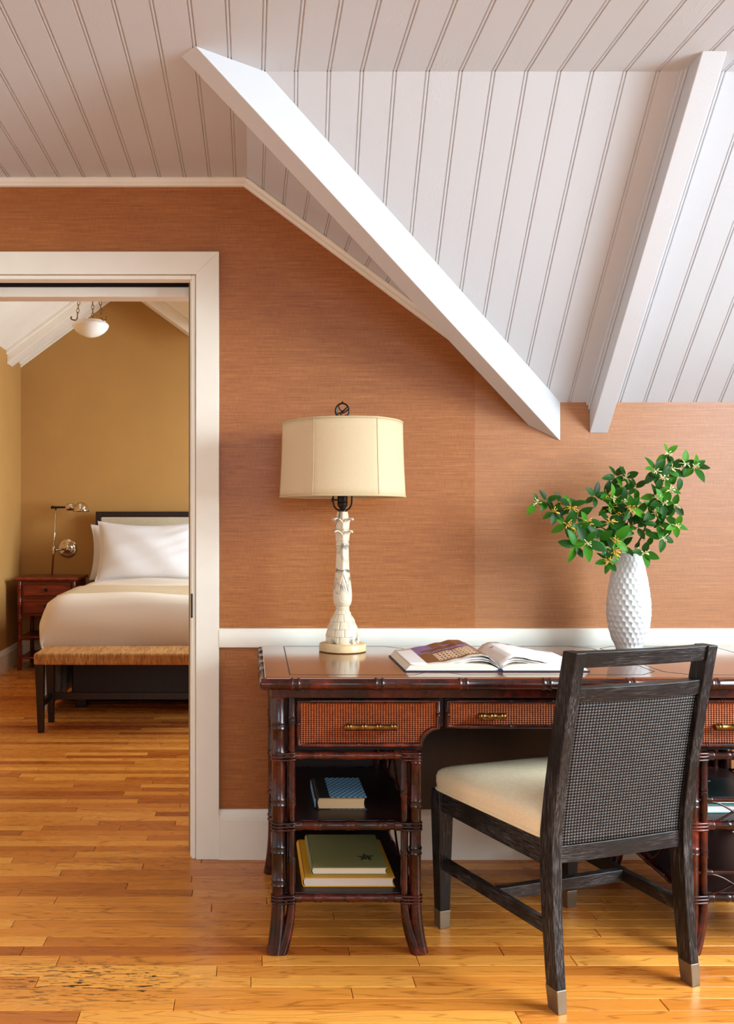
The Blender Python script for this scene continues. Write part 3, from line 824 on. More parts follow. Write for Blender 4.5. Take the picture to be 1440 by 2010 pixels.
BY = -0.150                                  # back posts
MB().box(0.446, 1.224, BY + 0.012, BY + 0.022, 0.213, 0.712).build('modesty_panel', M['panel'], desk)
def pole(name, a, b, r, nodes): MB().bamboo(a, b, r, nodes).build(name, M['mahogany'], desk, smooth=50)
for s in (1, -1):
    xo, xt, xi, xj = mir(0.0763, s), mir(0.112, s), mir(0.453, s), mir(0.423, s)
    for fy, fo in ((PY, -0.012), (BY, 0.010)):
        # outer post with a sabre foot
        for (xx, r, ztop, dx, nn) in ((xo, 0.0185, 0.712, -0.012 * s, (0.09, 0.17, 0.30, 0.43, 0.52)), (xt, 0.0105, 0.712, -0.030 * s, (0.075, 0.30, 0.46)),
                                      (xi, 0.0160, 0.548, 0.016 * s, (0.02, 0.14, 0.27, 0.40)), (xj, 0.0105, 0.548, 0.034 * s, (0.11, 0.28))):
            zc_ = 0.150
            L1 = ztop - zc_
            mb = MB().bamboo((xx, fy, ztop), (xx, fy, zc_), r, [n for n in nn if n < L1])
            if fy == PY: node_rings(desk, (xx, fy, ztop), (xx, fy, zc_), r, [n for n in nn if n < L1])
            pts = []; rr = []
            for k in range(9):
                t = k / 8; pts.append((xx + dx * t * t, fy + fo * t * t, zc_ - zc_ * t)); rr.append(r * (1.0 + (0.16 if r > 0.012 else 0.75) * t))
            pts[-1] = (pts[-1][0], pts[-1][1], 0.0)
            mb.tube(pts, rr, 12).build('leg' if r > 0.012 else 'leg_cane', M['mahogany'], desk, smooth=50)
    # rails: front, back and both sides of the pedestal
    a0, a1 = sorted((mir(0.095, s), mir(0.440, s)))
    for zz, r in ((0.538, 0.0105), (0.346, 0.0125), (0.146, 0.0105)):
        for fy in (PY + 0.002, BY):
            pole('rail', (a0, fy, zz), (a1, fy, zz), r, [0.09, 0.18, 0.27])
            for xb_ in (a0 + 0.022, a1 - 0.045):
                MB().binding((xb_, fy, zz), (xb_ + 0.022, fy, zz), r * 1.12, 4).build('binding', M['mahogany'], desk, smooth=50)
        for xx in (xo, xi):
            pole('rail', (xx, PY, zz), (xx, BY, zz), r, [0.14, 0.28, 0.42])
            MB().binding((xx, PY + 0.02, zz), (xx, PY + 0.045, zz), r * 1.12, 4).build('binding', M['mahogany'], desk, smooth=50)
        # straps that lash post and cane together
        for fy in (PY,):
            for xa_, xb_, ra_, rb_ in ((xo, xt, 0.0185, 0.0105), (xi, xj, 0.016, 0.0105)):
                for dz in (-0.009, 0.0, 0.009):
                    n = 20; lp = []
                    for k in range(n):
                        t = 2 * PI * k / n; cx_ = xa_ + ra_ * 1.05 * math.cos(t); cy_ = fy + ra_ * 1.05 * math.sin(t)
                        if (xb_ - xa_) * math.cos(t) > 0: cx_ = xb_ + rb_ * 1.15 * math.cos(t); cy_ = fy + (rb_ * 1.3) * math.sin(t)
                        lp.append((cx_, cy_, zz + dz))
                    MB().tube(lp, 0.0032, 6, closed=True).build('strap', M['mahogany'], desk, smooth=True)
    sx0, sx1 = sorted((mir(0.078, s), mir(0.452, s)))
    for zz in (0.349, 0.149):
        MB().box(sx0, sx1, PY + 0.012, BY, zz - 0.008, zz + 0.008).build('shelf', M['panel'], desk, bevel=0.002)
    px0, px1 = sorted((mir(0.085, s), mir(0.446, s)))
    MB().box(px0, px1, BY + 0.012, BY + 0.022, 0.13, 0.55).build('back_panel', M['panel'], desk)
    # bent-cane crosses on the pedestal sides, and on the front of the right-hand pedestal
    def cross_side(xx, z0, z1):
        for y0, y1 in ((PY + 0.03, (PY + BY) / 2), ((PY + BY) / 2, BY - 0.03)):
            for sg in (1, -1):
                pts = []
                for k in range(13):
                    t = k / 12; e = 0.5 - 0.5 * math.cos(PI * t)
                    pts.append((xx + 0.002 * sg, y0 + (y1 - y0) * t, (z0 + (z1 - z0) * e) if sg > 0 else (z1 - (z1 - z0) * e)))
                MB().tube(pts, 0.0036, 6).build('bent_cane', M['mahogany'], desk, smooth=True)
    for xx in (xo, xi):
        cross_side(xx, 0.36, 0.528)
        cross_side(xx, 0.16, 0.334)
    if s < 0:
        for zz, zt in ((0.346, 0.416), (0.146, 0.216)):
            pole('gallery_rail', (a0, PY + 0.002, zt), (a1, PY + 0.002, zt), 0.0062, [0.12, 0.25])
            for xb_ in (a0 + 0.016, a1 - 0.04):
                MB().binding((xb_, PY + 0.002, zt), (xb_ + 0.024, PY + 0.002, zt), 0.0085, 4).build('binding', M['mahogany'], desk, smooth=50)
            for x0_, x1_ in ((a0 + 0.03, DC * 2 - 0.2675), (DC * 2 - 0.2675, a1 - 0.03)):
                for sg in (1, -1):
                    pts = []
                    for k in range(15):
                        t = k / 14; e = 0.5 - 0.5 * math.cos(PI * t)
                        pts.append((x0_ + (x1_ - x0_) * t, PY + 0.002 + 0.003 * sg, zz + 0.008 + (zt - zz - 0.012) * (e if sg > 0 else 1 - e)))
                    MB().tube(pts, 0.0030, 6).build('bent_cane', M['mahogany'], desk, smooth=True)

# ================================================================== CHAIR
chair = thing('desk_chair', (0.851, -0.720, 0), 'dark brushed-wood side chair with woven back and cream seat pulled up to the desk', 'chair', math.radians(19.3))
def loc(mb, name, mat, par=chair, **k): return mb.build(name, mat, par, local=True, **k)
def post(path, hx, hy):                       # rectangular section swept up a path of (x, y, z, kx, ky)
    mb = MB(); v = []; f = []
    for x, y, z, kx, ky in path:
        v += [(x - hx * kx, y - hy * ky, z), (x + hx * kx, y - hy * ky, z), (x + hx * kx, y + hy * ky, z), (x - hx * kx, y + hy * ky, z)]
    n = len(path)
    for i in range(n - 1):
        for k in range(4): f.append((i * 4 + k, i * 4 + (k + 1) % 4, i * 4 + 4 + (k + 1) % 4, i * 4 + 4 + k))
    f += [(3, 2, 1, 0), tuple((n - 1) * 4 + k for k in range(4))]
    return mb.add(v, f)
def back_y(z):                                # rake of the back posts
    if z < 0.40: return -0.252 + 0.030 * math.sin(min(1, z / 0.40) * PI / 2)
    t = (z - 0.40) / 0.475; return -0.222 - 0.086 * t ** 1.25
for s in (-1, 1):
    pz = [0.055, 0.10, 0.2, 0.3, 0.36, 0.42, 0.5, 0.6, 0.7, 0.8, 0.876]
    loc(post([(s * (0.204 - 0.006 * (z / 0.9)), back_y(z), z, 0.86 + 0.14 * min(1, z / 0.3), 0.86 + 0.14 * min(1, z / 0.3)) for z in pz], 0.0150, 0.0245), 'back_leg', M['ceruse'], bevel=0.0025)
    loc(post([(s * 0.204, back_y(0.0), 0.0, 0.80, 0.80), (s * 0.204, back_y(0.055), 0.056, 0.90, 0.90)], 0.0156, 0.0248), 'ferrule', M['pewter'], bevel=0.0015)
    loc(post([(s * 0.222, 0.250, 0.052, 0.72, 0.72), (s * 0.224, 0.248, 0.2, 0.86, 0.86), (s * 0.225, 0.246, 0.335, 1, 1), (s * 0.225, 0.246, 0.402, 1, 1)], 0.0235, 0.0235), 'front_leg', M['ceruse'], bevel=0.0025)
    loc(post([(s * 0.222, 0.250, 0.0, 0.68, 0.68), (s * 0.222, 0.250, 0.053, 0.76, 0.76)], 0.0238, 0.0238), 'ferrule', M['pewter'], bevel=0.0015)
    # side seat rail and side stretcher
    loc(MB().hexa([(s * 0.204 - 0.012, -0.205, 0.340), (s * 0.204 + 0.012, -0.205, 0.340), (s * 0.228 + 0.012, 0.23, 0.345), (s * 0.228 - 0.012, 0.23, 0.345)],
                  [(s * 0.204 - 0.012, -0.205, 0.402), (s * 0.204 + 0.012, -0.205, 0.402), (s * 0.228 + 0.012, 0.23, 0.402), (s * 0.228 - 0.012, 0.23, 0.402)]), 'seat_rail', M['ceruse_y'], bevel=0.002)
    loc(MB().hexa([(s * 0.203 - 0.010, -0.225, 0.172), (s * 0.203 + 0.010, -0.225, 0.172), (s * 0.222 + 0.010, 0.238, 0.172), (s * 0.222 - 0.010, 0.238, 0.172)],
                  [(s * 0.203 - 0.010, -0.225, 0.205), (s * 0.203 + 0.010, -0.225, 0.205), (s * 0.222 + 0.010, 0.238, 0.205), (s * 0.222 - 0.010, 0.238, 0.205)]), 'stretcher', M['ceruse_y'], bevel=0.002)
loc(MB().box(-0.202, 0.202, -0.010, 0.014, 0.172, 0.205), 'stretcher', M['ceruse_x'], bevel=0.002)
loc(MB().box(-0.205, 0.205, 0.234, 0.258, 0.342, 0.402), 'seat_rail', M['ceruse_x'], bevel=0.002)
def bowed(z0, z1, t, bow, yoff=0.0):           # curved rail between the posts
    mb = MB(); n = 12; v = []; f = []
    for i in range(n + 1):
        x = -0.190 + 0.380 * i / n; b = -bow * (1 - (x / 0.19) ** 2)
        for zz, yy in ((z0, -t), (z1, -t), (z1, t), (z0, t)): v.append((x, back_y(zz) + yoff + b + yy, zz))
    for i in range(n):
        for k in range(4): f.append((i * 4 + k, i * 4 + 4 + k, i * 4 + 4 + (k + 1) % 4, i * 4 + (k + 1) % 4))
    f += [(0, 1, 2, 3), (n * 4 + 3, n * 4 + 2, n * 4 + 1, n * 4)]
    return mb.add(v, f)
loc(bowed(0.838, 0.876, 0.016, 0.012, -0.002), 'top_rail', M['ceruse_x'], bevel=0.002)
loc(bowed(0.752, 0.788, 0.018, 0.012, 0.0), 'middle_rail', M['ceruse_x'], bevel=0.002)
loc(bowed(0.348, 0.390, 0.018, 0.004, 0.004), 'back_rail', M['ceruse_x'], bevel=0.002)
def wv_(u, v):
    x = -0.188 + 0.376 * u; z = 0.385 + 0.378 * v
    return (x, back_y(z) - 0.010 * (1 - (x / 0.19) ** 2) * (0.3 + 0.7 * v) - 0.004, z)
loc(MB().grid(wv_, 16, 20), 'woven_back', M['chair_cane'], smooth=True, solid=0.016)
def cush(u, v):
    return None
def seat_mesh():
    mb = MB(); n = 28; rings = [(1.0, 0.402), (1.0, 0.410), (1.010, 0.424), (1.010, 0.442), (0.995, 0.455), (0.965, 0.463), (0.90, 0.470), (0.75, 0.478), (0.5, 0.484), (0.22, 0.486)]
    v = []; f = []; N = 56
    for k, z in rings:
        for i in range(N):
            a = 2 * PI * (i + 0.5) / N; e = 0.11
            cx_ = math.copysign(abs(math.cos(a)) ** e, math.cos(a)); cy_ = math.copysign(abs(math.sin(a)) ** e, math.sin(a))
            yy = 0.026 + 0.238 * cy_ * k; wx = 0.2265 + 0.017 * (yy / 0.25)
            v.append((wx * cx_ * k, yy, z))
    for r in range(len(rings) - 1):
        for i in range(N): f.append((r * N + i, r * N + (i + 1) % N, (r + 1) * N + (i + 1) % N, (r + 1) * N + i))
    f.append(tuple((len(rings) - 1) * N + i for i in range(N))); f.append(tuple(range(N - 1, -1, -1)))
    return mb.add(v, f), [v[i] for i in range(N)]
sm, ring0 = seat_mesh()
seat = loc(sm, 'seat', M['cream'], smooth=60)
W[seat] = W[chair]
loc(MB().tube([(x * 1.008, 0.026 + (y - 0.026) * 1.008, 0.406) for x, y, z in ring0], 0.0038, 6, closed=True), 'piping', M['cream'], seat, smooth=True)

# ================================================================== TABLE LAMP
LX, LY = 0.300, -0.230
lamp = thing('table_lamp', (LX, LY, DT), 'carved white alabaster table lamp with a cream drum shade', 'lamp')
def LZ(v): return CH - (v - CY) / 599.7
MB().lathe([(0.070, DT), (0.077, DT + 0.003), (0.077, DT + 0.020), (0.074, DT + 0.025), (0.068, DT + 0.027), (0.02, DT + 0.0275)], (LX, LY, 0), 48).build('base', M['onyx'], lamp, smooth=35)
# scaled bell: overlapping courses of carved scales
def bell(u, v):
    keys = [(1261, 31.0), (1257, 32.6), (1250, 33.2), (1241, 31.6), (1232, 29.2), (1222, 25.6), (1213, 21.6), (1205, 17.2), (1199, 14.0), (1196, 12.6)]
    vv = 1261 + (1196 - 1261) * v
    for (a, ra), (b, rb_) in zip(keys, keys[1:]):
        if b <= vv <= a: r = ra + (rb_ - ra) * (a - vv) / (a - b); break
    else: r = keys[-1][1]
    r /= 599.7
    course = v * 4.6; ci_ = math.floor(course); fr = course - ci_
    r += 0.0026 * (1 - fr) - 0.0014
    th = u * 2 * PI; nsc = 10
    fx = (u * nsc + 0.5 * (ci_ % 2)) % 1.0
    edge = min(fx, 1 - fx)
    r -= 0.0024 * math.exp(-(edge / 0.05) ** 2)
    return (LX + r * math.cos(th), LY + r * math.sin(th), DT + 0.027 + (LZ(1196) - DT - 0.027) * v)
MB().grid(bell, 160, 74, True).build('scaled_foot', M['alabaster'], lamp, smooth=True)
MB().lathe([(0.0195, LZ(1197)), (0.0225, LZ(1196)), (0.0225, LZ(1194.4)), (0.0205, LZ(1193.8)), (0.0222, LZ(1193)), (0.0222, LZ(1191)), (0.019, LZ(1190))], (LX, LY, 0), 32).build('collar', M['alabaster'], lamp, smooth=35)
ck = [(1191, 12.5, 1), (1186, 16.2, 1), (1180, 18.0, 0.9), (1171, 18.6, 0.85), (1160, 18.2, 0.8), (1150, 17.2, 0.7), (1138, 15.8, 0.6), (1125, 14.2, 0.4), (1112, 13.2, 0.3), (1095, 12.4, 0.2), (1072, 12.0, 0.15)]
def sq(a, rnd_):                              # between a circle and a square standing on its corner
    k = 1.0 / (abs(math.cos(a)) + abs(math.sin(a))) * 1.10
    return rnd_ + (1 - rnd_) * min(k, 1.0)
def column(keys, seg=64):
    mb = MB(); v = []; f = []
    for vv, r, rd in keys:
        for k in range(seg):
            a = 2 * PI * k / seg; rr = r / 599.7 * sq(a, rd)
            v.append((LX + rr * math.cos(a), LY + rr * math.sin(a), LZ(vv)))
    for i in range(len(keys) - 1):
        for k in range(seg): f.append((i * seg + k, i * seg + (k + 1) % seg, (i + 1) * seg + (k + 1) % seg, (i + 1) * seg + k))
    f += [tuple(range(seg - 1, -1, -1)), tuple((len(keys) - 1) * seg + k for k in range(seg))]
    return mb.add(v, f)
shaft = column(ck).build('shaft', M['alabaster'], lamp, smooth=40)
column([(1071.5, 12.4, 0.4), (1071, 13.0, 0.4), (1067, 13.0, 0.4), (1066, 12.4, 0.4)]).build('collar', M['alabaster'], lamp, smooth=35)
column([(1066, 11.6, 0.05), (1040, 11.4, 0.05), (1022, 11.8, 0.05), (1012, 11.6, 0.05), (1004.5, 10.0, 0.05)]).build('palm_stem', M['alabaster'], lamp, smooth=30)
# carved drops on the front of the shaft
for k, (hw, z0, z1, r) in enumerate(((6.5, 1176, 1140, 0.0016), (11.5, 1182, 1124, 0.0014))):
    lp = []
    for i in range(28):
        t = 2 * PI * i / 28; sx = math.sin(t) * hw * (0.5 - 0.5 * math.cos(t)) ** 0.5; vv = (z0 + z1) / 2 + (z1 - z0) / 2 * math.cos(t)
        rr = 18.0 if vv > 1160 else 15.6 + (vv - 1124) / 36 * 2.2
        x = sx / 599.7; yv = -math.sqrt(max(1e-6, (rr * 0.97 / 599.7) ** 2 - x * x))
        lp.append((LX + x, LY + yv, LZ(vv)))
    MB().tube(lp, r, 6, closed=True).build('carved_drop', M['alabaster'], shaft, smooth=True)
# two tiers of curling palm leaves
for tier, (vb, vt, out) in enumerate(((1062, 1041, 22.5), (1040, 1017, 24.5))):
    for q in range(4):
        a = PI / 4 + q * PI / 2; dr = Vector((math.cos(a), math.sin(a), 0)); sd = Vector((-dr.y, dr.x, 0))
        path = spline([(8.6, vb), (8.8, (vb + vt) / 2 + 3), (11.5, vt + 6), (17, vt + 0.5), (out, vt), (out + 3.5, vt + 3.5)], 5)if False else None
        ks = [(8.2, vb, 11.0), (8.7, vb - 8, 11.2), (10.2, vt + 8, 10.4), (14.0, vt + 3.0, 8.4), (19.0, vt + 0.2, 5.6), (out, vt + 0.6, 3.6), (out + 2.4, vt + 3.4, 1.6)]
        def fn(u, v, ks=ks, dr=dr, sd=sd):
            t = v * (len(ks) - 1); i = min(int(t), len(ks) - 2); k = t - i
            r, vv, w = [ks[i][j] + (ks[i + 1][j] - ks[i][j]) * k for j in range(3)]
            e = (u - 0.5) * 2
            p = dr * ((r - 1.2 * e * e * (1 - v)) / 599.7) + sd * (e * w / 599.7 * 0.9)
            return (LX + p.x, LY + p.y, LZ(vv + 1.5 * e * e * v))
        MB().grid(fn, 9, 19).build('carved_leaf', M['alabaster'], lamp, smooth=True, solid=0.0035)
# bronze socket, switch, harp and finial
zs = LZ(1004)
MB().lathe([(0.014, zs), (0.014, zs + 0.004), (0.009, zs + 0.007), (0.010, zs + 0.010), (0.0165, zs + 0.020), (0.0172, zs + 0.028), (0.0158, zs + 0.030), (0.0168, zs + 0.032), (0.0168, zs + 0.060), (0.012, zs + 0.066)], (LX, LY, 0), 24).build('socket', M['bronze'], lamp, smooth=40)
MB().tube([(LX, LY, zs + 0.038), (LX - 0.033, LY, zs + 0.038)], 0.0022, 8).tube([(LX - 0.027, LY, zs + 0.038), (LX - 0.030, LY, zs + 0.038), (LX - 0.036, LY, zs + 0.038)], [0.003, 0.0062, 0.0058], 10).build('switch_key', M['bronze'], lamp, smooth=True)
SZ0, SZ1 = LZ(976.5), LZ(828.5)
harp = spline([(LX - 0.012, LY, zs + 0.004), (LX - 0.022, LY, zs + 0.010), (LX - 0.030, LY, zs + 0.028), (LX - 0.033, LY, zs + 0.075), (LX - 0.055, LY, zs + 0.16), (LX - 0.045, LY, zs + 0.235), (LX, LY, SZ1 - 0.006),
               (LX + 0.045, LY, zs + 0.235), (LX + 0.055, LY, zs + 0.16), (LX + 0.033, LY, zs + 0.075), (LX + 0.030, LY, zs + 0.028), (LX + 0.022, LY, zs + 0.010), (LX + 0.012, LY, zs + 0.004)], 6)
MB().tube(harp, 0.0028, 8).build('harp', M['bronze'], lamp, smooth=True)
MB().lathe([(0.012, zs + 0.066), (0.016, zs + 0.09), (0.029, zs + 0.125), (0.029, zs + 0.145), (0.016, zs + 0.168), (0.003, zs + 0.174)], (LX, LY, 0), 24).build('bulb', M['bulb'], lamp, smooth=True)
ringp = [(LX + 0.0215 * math.cos(t), LY, LZ(806.5) + 0.0245 * math.sin(t)) for t in [2 * PI * k / 28 for k in range(28)]]
fin = MB().tube(ringp, [0.0034 + 0.0008 * math.sin(6 * k) for k in range(28)], 8, closed=True)
fz = LZ(806.5)
def br(pts, r0, r1):
    pp = spline([(LX + x / 599.7, LY, fz + z / 599.7) for x, z in pts], 5); fin.tube(pp, [r0 + (r1 - r0) * i / (len(pp) - 1) for i in range(len(pp))], 6)
br([(-4, -13), (-3, -6), (-2, -1), (-6, 4), (-7, 9)], 0.0028, 0.0016); br([(-2, -3), (3, 1), (8, 6), (10, 9)], 0.0040, 0.0016)
br([(-9, -6), (-4, -4), (2, -4), (8, 0), (11, 3)], 0.0022, 0.0024); br([(2, -13), (5, -9), (9, -8)], 0.0024, 0.0014)
fin.tube([(LX, LY, fz + 0.026), (LX, LY, fz + 0.032)], [0.004, 0.001], 8)
fin.lathe([(0.010, SZ1 - 0.004), (0.010, SZ1 + 0.002), (0.0055, SZ1 + 0.004), (0.006, fz - 0.024), (0.009, fz - 0.020)], (LX, LY, 0), 16)
fin.build('finial', M['bronze'], lamp, smooth=40)
def shade_r(a, r):                            # soft six-sided drum
    t = ((a - math.radians(-90 - 2.5) + PI / 6) % (PI / 3)) - PI / 6
    hx = math.cos(PI / 6) / math.cos(t - 0.0)
    t2 = ((a - math.radians(-92.5)) % (PI / 3)) - PI / 6
    hexr = math.cos(PI / 6) / math.cos(((a - math.radians(-92.5) + PI / 6) % (PI / 3)) - PI / 6)
    return r * (0.66 + 0.34 * min(1.0, hexr))
def shp(u, v):
    a = 2 * PI * u; z = SZ0 + (SZ1 - SZ0) * v; r = shade_r(a, 0.2045 + (0.1950 - 0.2045) * v - 0.0015 * math.sin(PI * v))
    return (LX + r * math.cos(a), LY + r * math.sin(a), z)
shd = MB().grid(shp, 96, 10, True).build('shade', M['shade'], lamp, smooth=True, solid=0.0014)
for v_ in (0.012, 0.988):
    MB().tube([shp(k / 96, v_) for k in range(96)], 0.0036, 6, closed=True).build('shade_binding', M['shade_trim'], shd, smooth=True)
for k in range(6):
    u0 = (math.radians(-92.5) + PI / 6 + k * PI / 3) / (2 * PI)
    MB().tube([shp(u0, j / 9) for j in range(10)], 0.0014, 6).build('shade_seam', M['shade_trim'], shd, smooth=True)
for k in range(3):
    a = math.radians(90 + 120 * k)
    MB().tube([(LX, LY, SZ1 - 0.004), (LX + 0.188 * math.cos(a), LY + 0.188 * math.sin(a), SZ1 - 0.004)], 0.0018, 6).build('shade_spoke', M['bronze'], lamp, smooth=True)

# ================================================================== VASE AND BRANCHES
VX, VY = 1.2545, -0.185
vase = thing('vase', (VX, VY, DT), 'white ceramic vase dimpled all over like a honeycomb', 'vase')
def vprof(t):
    keys = [(0, 23.5), (0.02, 25.0), (0.12, 33.5), (0.24, 39.3), (0.36, 41.8), (0.48, 41.6), (0.6, 39.2), (0.72, 35.8), (0.84, 31.2), (0.94, 26.6), (1.0, 24.6)]
    for (a, ra), (b, rb_) in zip(keys, keys[1:]):
        if a <= t <= b:
            k = (t - a) / (b - a); k = k * k * (3 - 2 * k) * 0.35 + k * 0.65
            return (ra + (rb_ - ra) * k) / 591
    return keys[-1][1] / 591
VH = 0.318; NC, NR = 21, 18.0
def vfn(u, v):
    r = vprof(v); x = u * NC; y = v * NR
    best = 9
    j0 = math.floor(y)
    for j in (j0 - 1, j0, j0 + 1, j0 + 2):
        ox = 0.5 * (j % 2); i = round(x - ox) + ox
        d = math.hypot((x - i) * 1.0, (y - j) * 0.92); best = min(best, d)
    dep = 0.0042 * max(0.0, 1 - (best / 0.56) ** 2) * min(1, max(0, (v - 0.015) / 0.03)) * min(1, max(0, (0.995 - v) / 0.02)) * (r * 591 / 40)
    r -= dep
    a = 2 * PI * u
    return (VX + r * math.cos(a), VY + r * math.sin(a), DT + VH * v)
body = MB().grid(vfn, NC * 9, 160, True)
rt_ = vprof(1.0)
n_ = NC * 9
body.build('body', M['bisque'], vase, smooth=True)
MB().lathe([(0.004, DT + 0.012), (vprof(0.02) - 0.006, DT + 0.012), (vprof(0.3) - 0.008, DT + VH * 0.3), (vprof(0.7) - 0.008, DT + VH * 0.7), (rt_ - 0.006, DT + VH - 0.004), (rt_ - 0.003, DT + VH + 0.001), (rt_, DT + VH)], (VX, VY, 0), 64, caps=False).build('inner_wall', M['bisque'], vase, smooth=True)
MB().lathe([(vprof(0.0), DT), (vprof(0.0) * 0.5, DT + 0.001), (0.002, DT + 0.001)], (VX, VY, 0), 48, caps=False).build('foot', M['bisque'], vase, smooth=True)

VD = 3.095
def leaf_mesh(k):
    rg = random.Random(k); Lh = 1.0; wd = 0.23 + 0.05 * rg.random(); fold = 0.10 + 0.06 * rg.random(); droop = 0.10 + 0.18 * rg.random()
    v = []; f = []
    n = 7
    for i in range(n):
        t = i / (n - 1); w = wd * (math.sin(PI * t ** 0.85) ** 0.8) + 0.004; z = -droop * t * t
        v += [(t, -w, z + fold * w * 2), (t, 0, z), (t, w, z + fold * w * 2)]
    for i in range(n - 1):
        a = i * 3; f += [(a, a + 1, a + 4, a + 3), (a + 1, a + 2, a + 5, a + 4)]
    return MB().add(v, f).mesh('leaf', M['leaf'], True)
LEAVES = [leaf_mesh(k) for k in range(6)]
rg = random.Random(5)
def flower(par, c, mat, n, size, tilt):
    mb = MB()
    for i in range(n):
        d = Vector((rg.uniform(-1, 1), rg.uniform(-1.1, 0.4), rg.uniform(-0.6, 0.9))).normalized()
        L = size * rg.uniform(0.6, 1.0); b = Vector((rg.uniform(-1, 1), rg.uniform(-1, 1), rg.uniform(-1, 0.2))) * 0.3 * L
        mb.tube([c, c + d * L * 0.55 + b * 0.2, c + d * L + b], [0.0009, 0.0011, 0.0016], 5)
    mb.build('flower', mat, par, smooth=True)
def branch(label, stem, twigs, clusters, root_r=0.0035):
    """stem and twigs as (u, v, distance); clusters as (u, v, distance, leaves, size, flowers)"""
    o = thing('leafy_branch', P(*stem[0]), label, 'branch', 0, 'green branches standing in the vase')
    sp_ = spline([P(*p) for p in stem], 6); n = len(sp_)
    st = MB().tube(sp_, [root_r * (1 - 0.65 * i / (n - 1)) for i in range(n)], 7).build('stem', M['twig'], o, smooth=True)
    for tw in twigs:
        tp = spline([P(*p) for p in tw], 4); MB().tube(tp, [0.0016 * (1 - 0.5 * i / (len(tp) - 1)) for i in range(len(tp))], 6).build('twig', M['twig'], o, smooth=True)
    inv = W[o].inverted()
    for (u, v, d, nl, size, fl) in clusters:
        c = P(u, v, d)
        a0 = rg.uniform(0, 2 * PI)
        for i in range(nl):
            a = a0 + 2 * PI * i / nl + rg.uniform(-0.35, 0.35)
            dirv = Vector((math.cos(a), rg.uniform(-0.75, 0.25), math.sin(a) * 0.95)).normalized()
            nrm = Vector((rg.uniform(-0.4, 0.6), -1.0, rg.uniform(0.1, 0.9)))
            nrm = (nrm - dirv * nrm.dot(dirv)).normalized(); sd = nrm.cross(dirv)
            Ls = size / 591 * rg.uniform(0.80, 1.15)
            Mx = Matrix(((dirv.x, sd.x, nrm.x, 0), (dirv.y, sd.y, nrm.y, 0), (dirv.z, sd.z, nrm.z, 0), (0, 0, 0, 1)))
            pos = c + dirv * 0.003
            if pos.y + dirv.y * Ls > -0.012: pos.y -= pos.y + dirv.y * Ls + 0.012
            lf = bpy.data.objects.new('leaf', LEAVES[rg.randrange(6)]); COL.objects.link(lf); lf.parent = o
            lf.matrix_basis = inv @ Matrix.Translation(pos) @ Mx @ Matrix.Scale(Ls, 4)
        if fl == 'y': flower(o, c + Vector((0, -0.01, 0)), M['petal_yellow'], 14, 0.024, 0)
        if fl == 'w': flower(o, c + Vector((0, -0.01, 0)), M['petal_white'], 9, 0.018, 0)
D0 = VD
branch('long green branch with yellow blossom reaching left out of the vase',
       [(1228, 1150, D0), (1218, 1085, D0 - .01), (1196, 1045, D0 - .03), (1150, 1024, D0 - .05), (1105, 1004, D0 - .06), (1068, 988, D0 - .06), (1046, 986, D0 - .06)],
       [[(1150, 1024, D0 - .05), (1135, 1048, D0 - .08), (1128, 1072, D0 - .10)], [(1196, 1045, D0 - .03), (1170, 1062, D0 - .08), (1150, 1070, D0 - .1)], [(1105, 1004, D0 - .06), (1118, 992, D0 - .07), (1122, 984, D0 - .07)]],
       [(1052, 987, D0 - .06, 3, 24, 'w'), (1072, 983, D0 - .06, 4, 26, None), (1086, 1004, D0 - .07, 5, 24, 'y'), (1100, 990, D0 - .05, 3, 26, 'y'), (1118, 996, D0 - .07, 5, 30, 'y'), (1110, 1030, D0 - .08, 5, 27, 'y'),
        (1132, 1016, D0 - .05, 4, 30, None), (1128, 1042, D0 - .07, 3, 28, 'y'), (1150, 1026, D0 - .06, 4, 30, 'y'), (1160, 1040, D0 - .05, 4, 30, 'y'), (1128, 1072, D0 - .1, 5, 32, None), (1150, 1066, D0 - .1, 5, 34, 'w'), (1174, 1060, D0 - .08, 4, 32, None), (1190, 1052, D0 - .04, 4, 30, 'w')])
branch('upright green branch in the middle of the vase with pale blossom',
       [(1233, 1150, D0), (1230, 1085, D0), (1222, 1045, D0), (1216, 1005, D0 + .0), (1224, 970, D0), (1234, 950, D0), (1222, 932, D0), (1206, 926, D0)],
       [[(1216, 1005, D0), (1195, 990, D0 - .02), (1172, 976, D0 - .03)], [(1222, 1045, D0), (1236, 1015, D0 - .04), (1245, 995, D0 - .05)], [(1224, 970, D0), (1240, 962, D0), (1250, 958, D0)]],
       [(1166, 974, D0 - .03, 5, 27, None), (1188, 972, D0 - .02, 3, 28, 'y'), (1200, 978, D0 - .03, 5, 30, 'w'), (1196, 995, D0 - .02, 4, 30, 'y'), (1208, 936, D0, 5, 26, None), (1226, 938, D0, 4, 26, 'w'), (1222, 962, D0, 3, 28, None),
        (1246, 958, D0 - .02, 4, 26, None), (1222, 985, D0 - .03, 4, 30, 'w'), (1236, 998, D0 - .05, 5, 32, 'y'), (1212, 1010, D0 - .03, 5, 30, 'y'), (1195, 1025, D0 - .04, 4, 30, 'y'), (1230, 1018, D0 - .04, 5, 28, None), (1214, 1045, D0 - .03, 5, 28, None), (1205, 1060, D0 - .05, 4, 34, 'y'), (1222, 1072, D0 - .04, 3, 24, None), (1250, 1008, D0 - .03, 4, 26, None)])
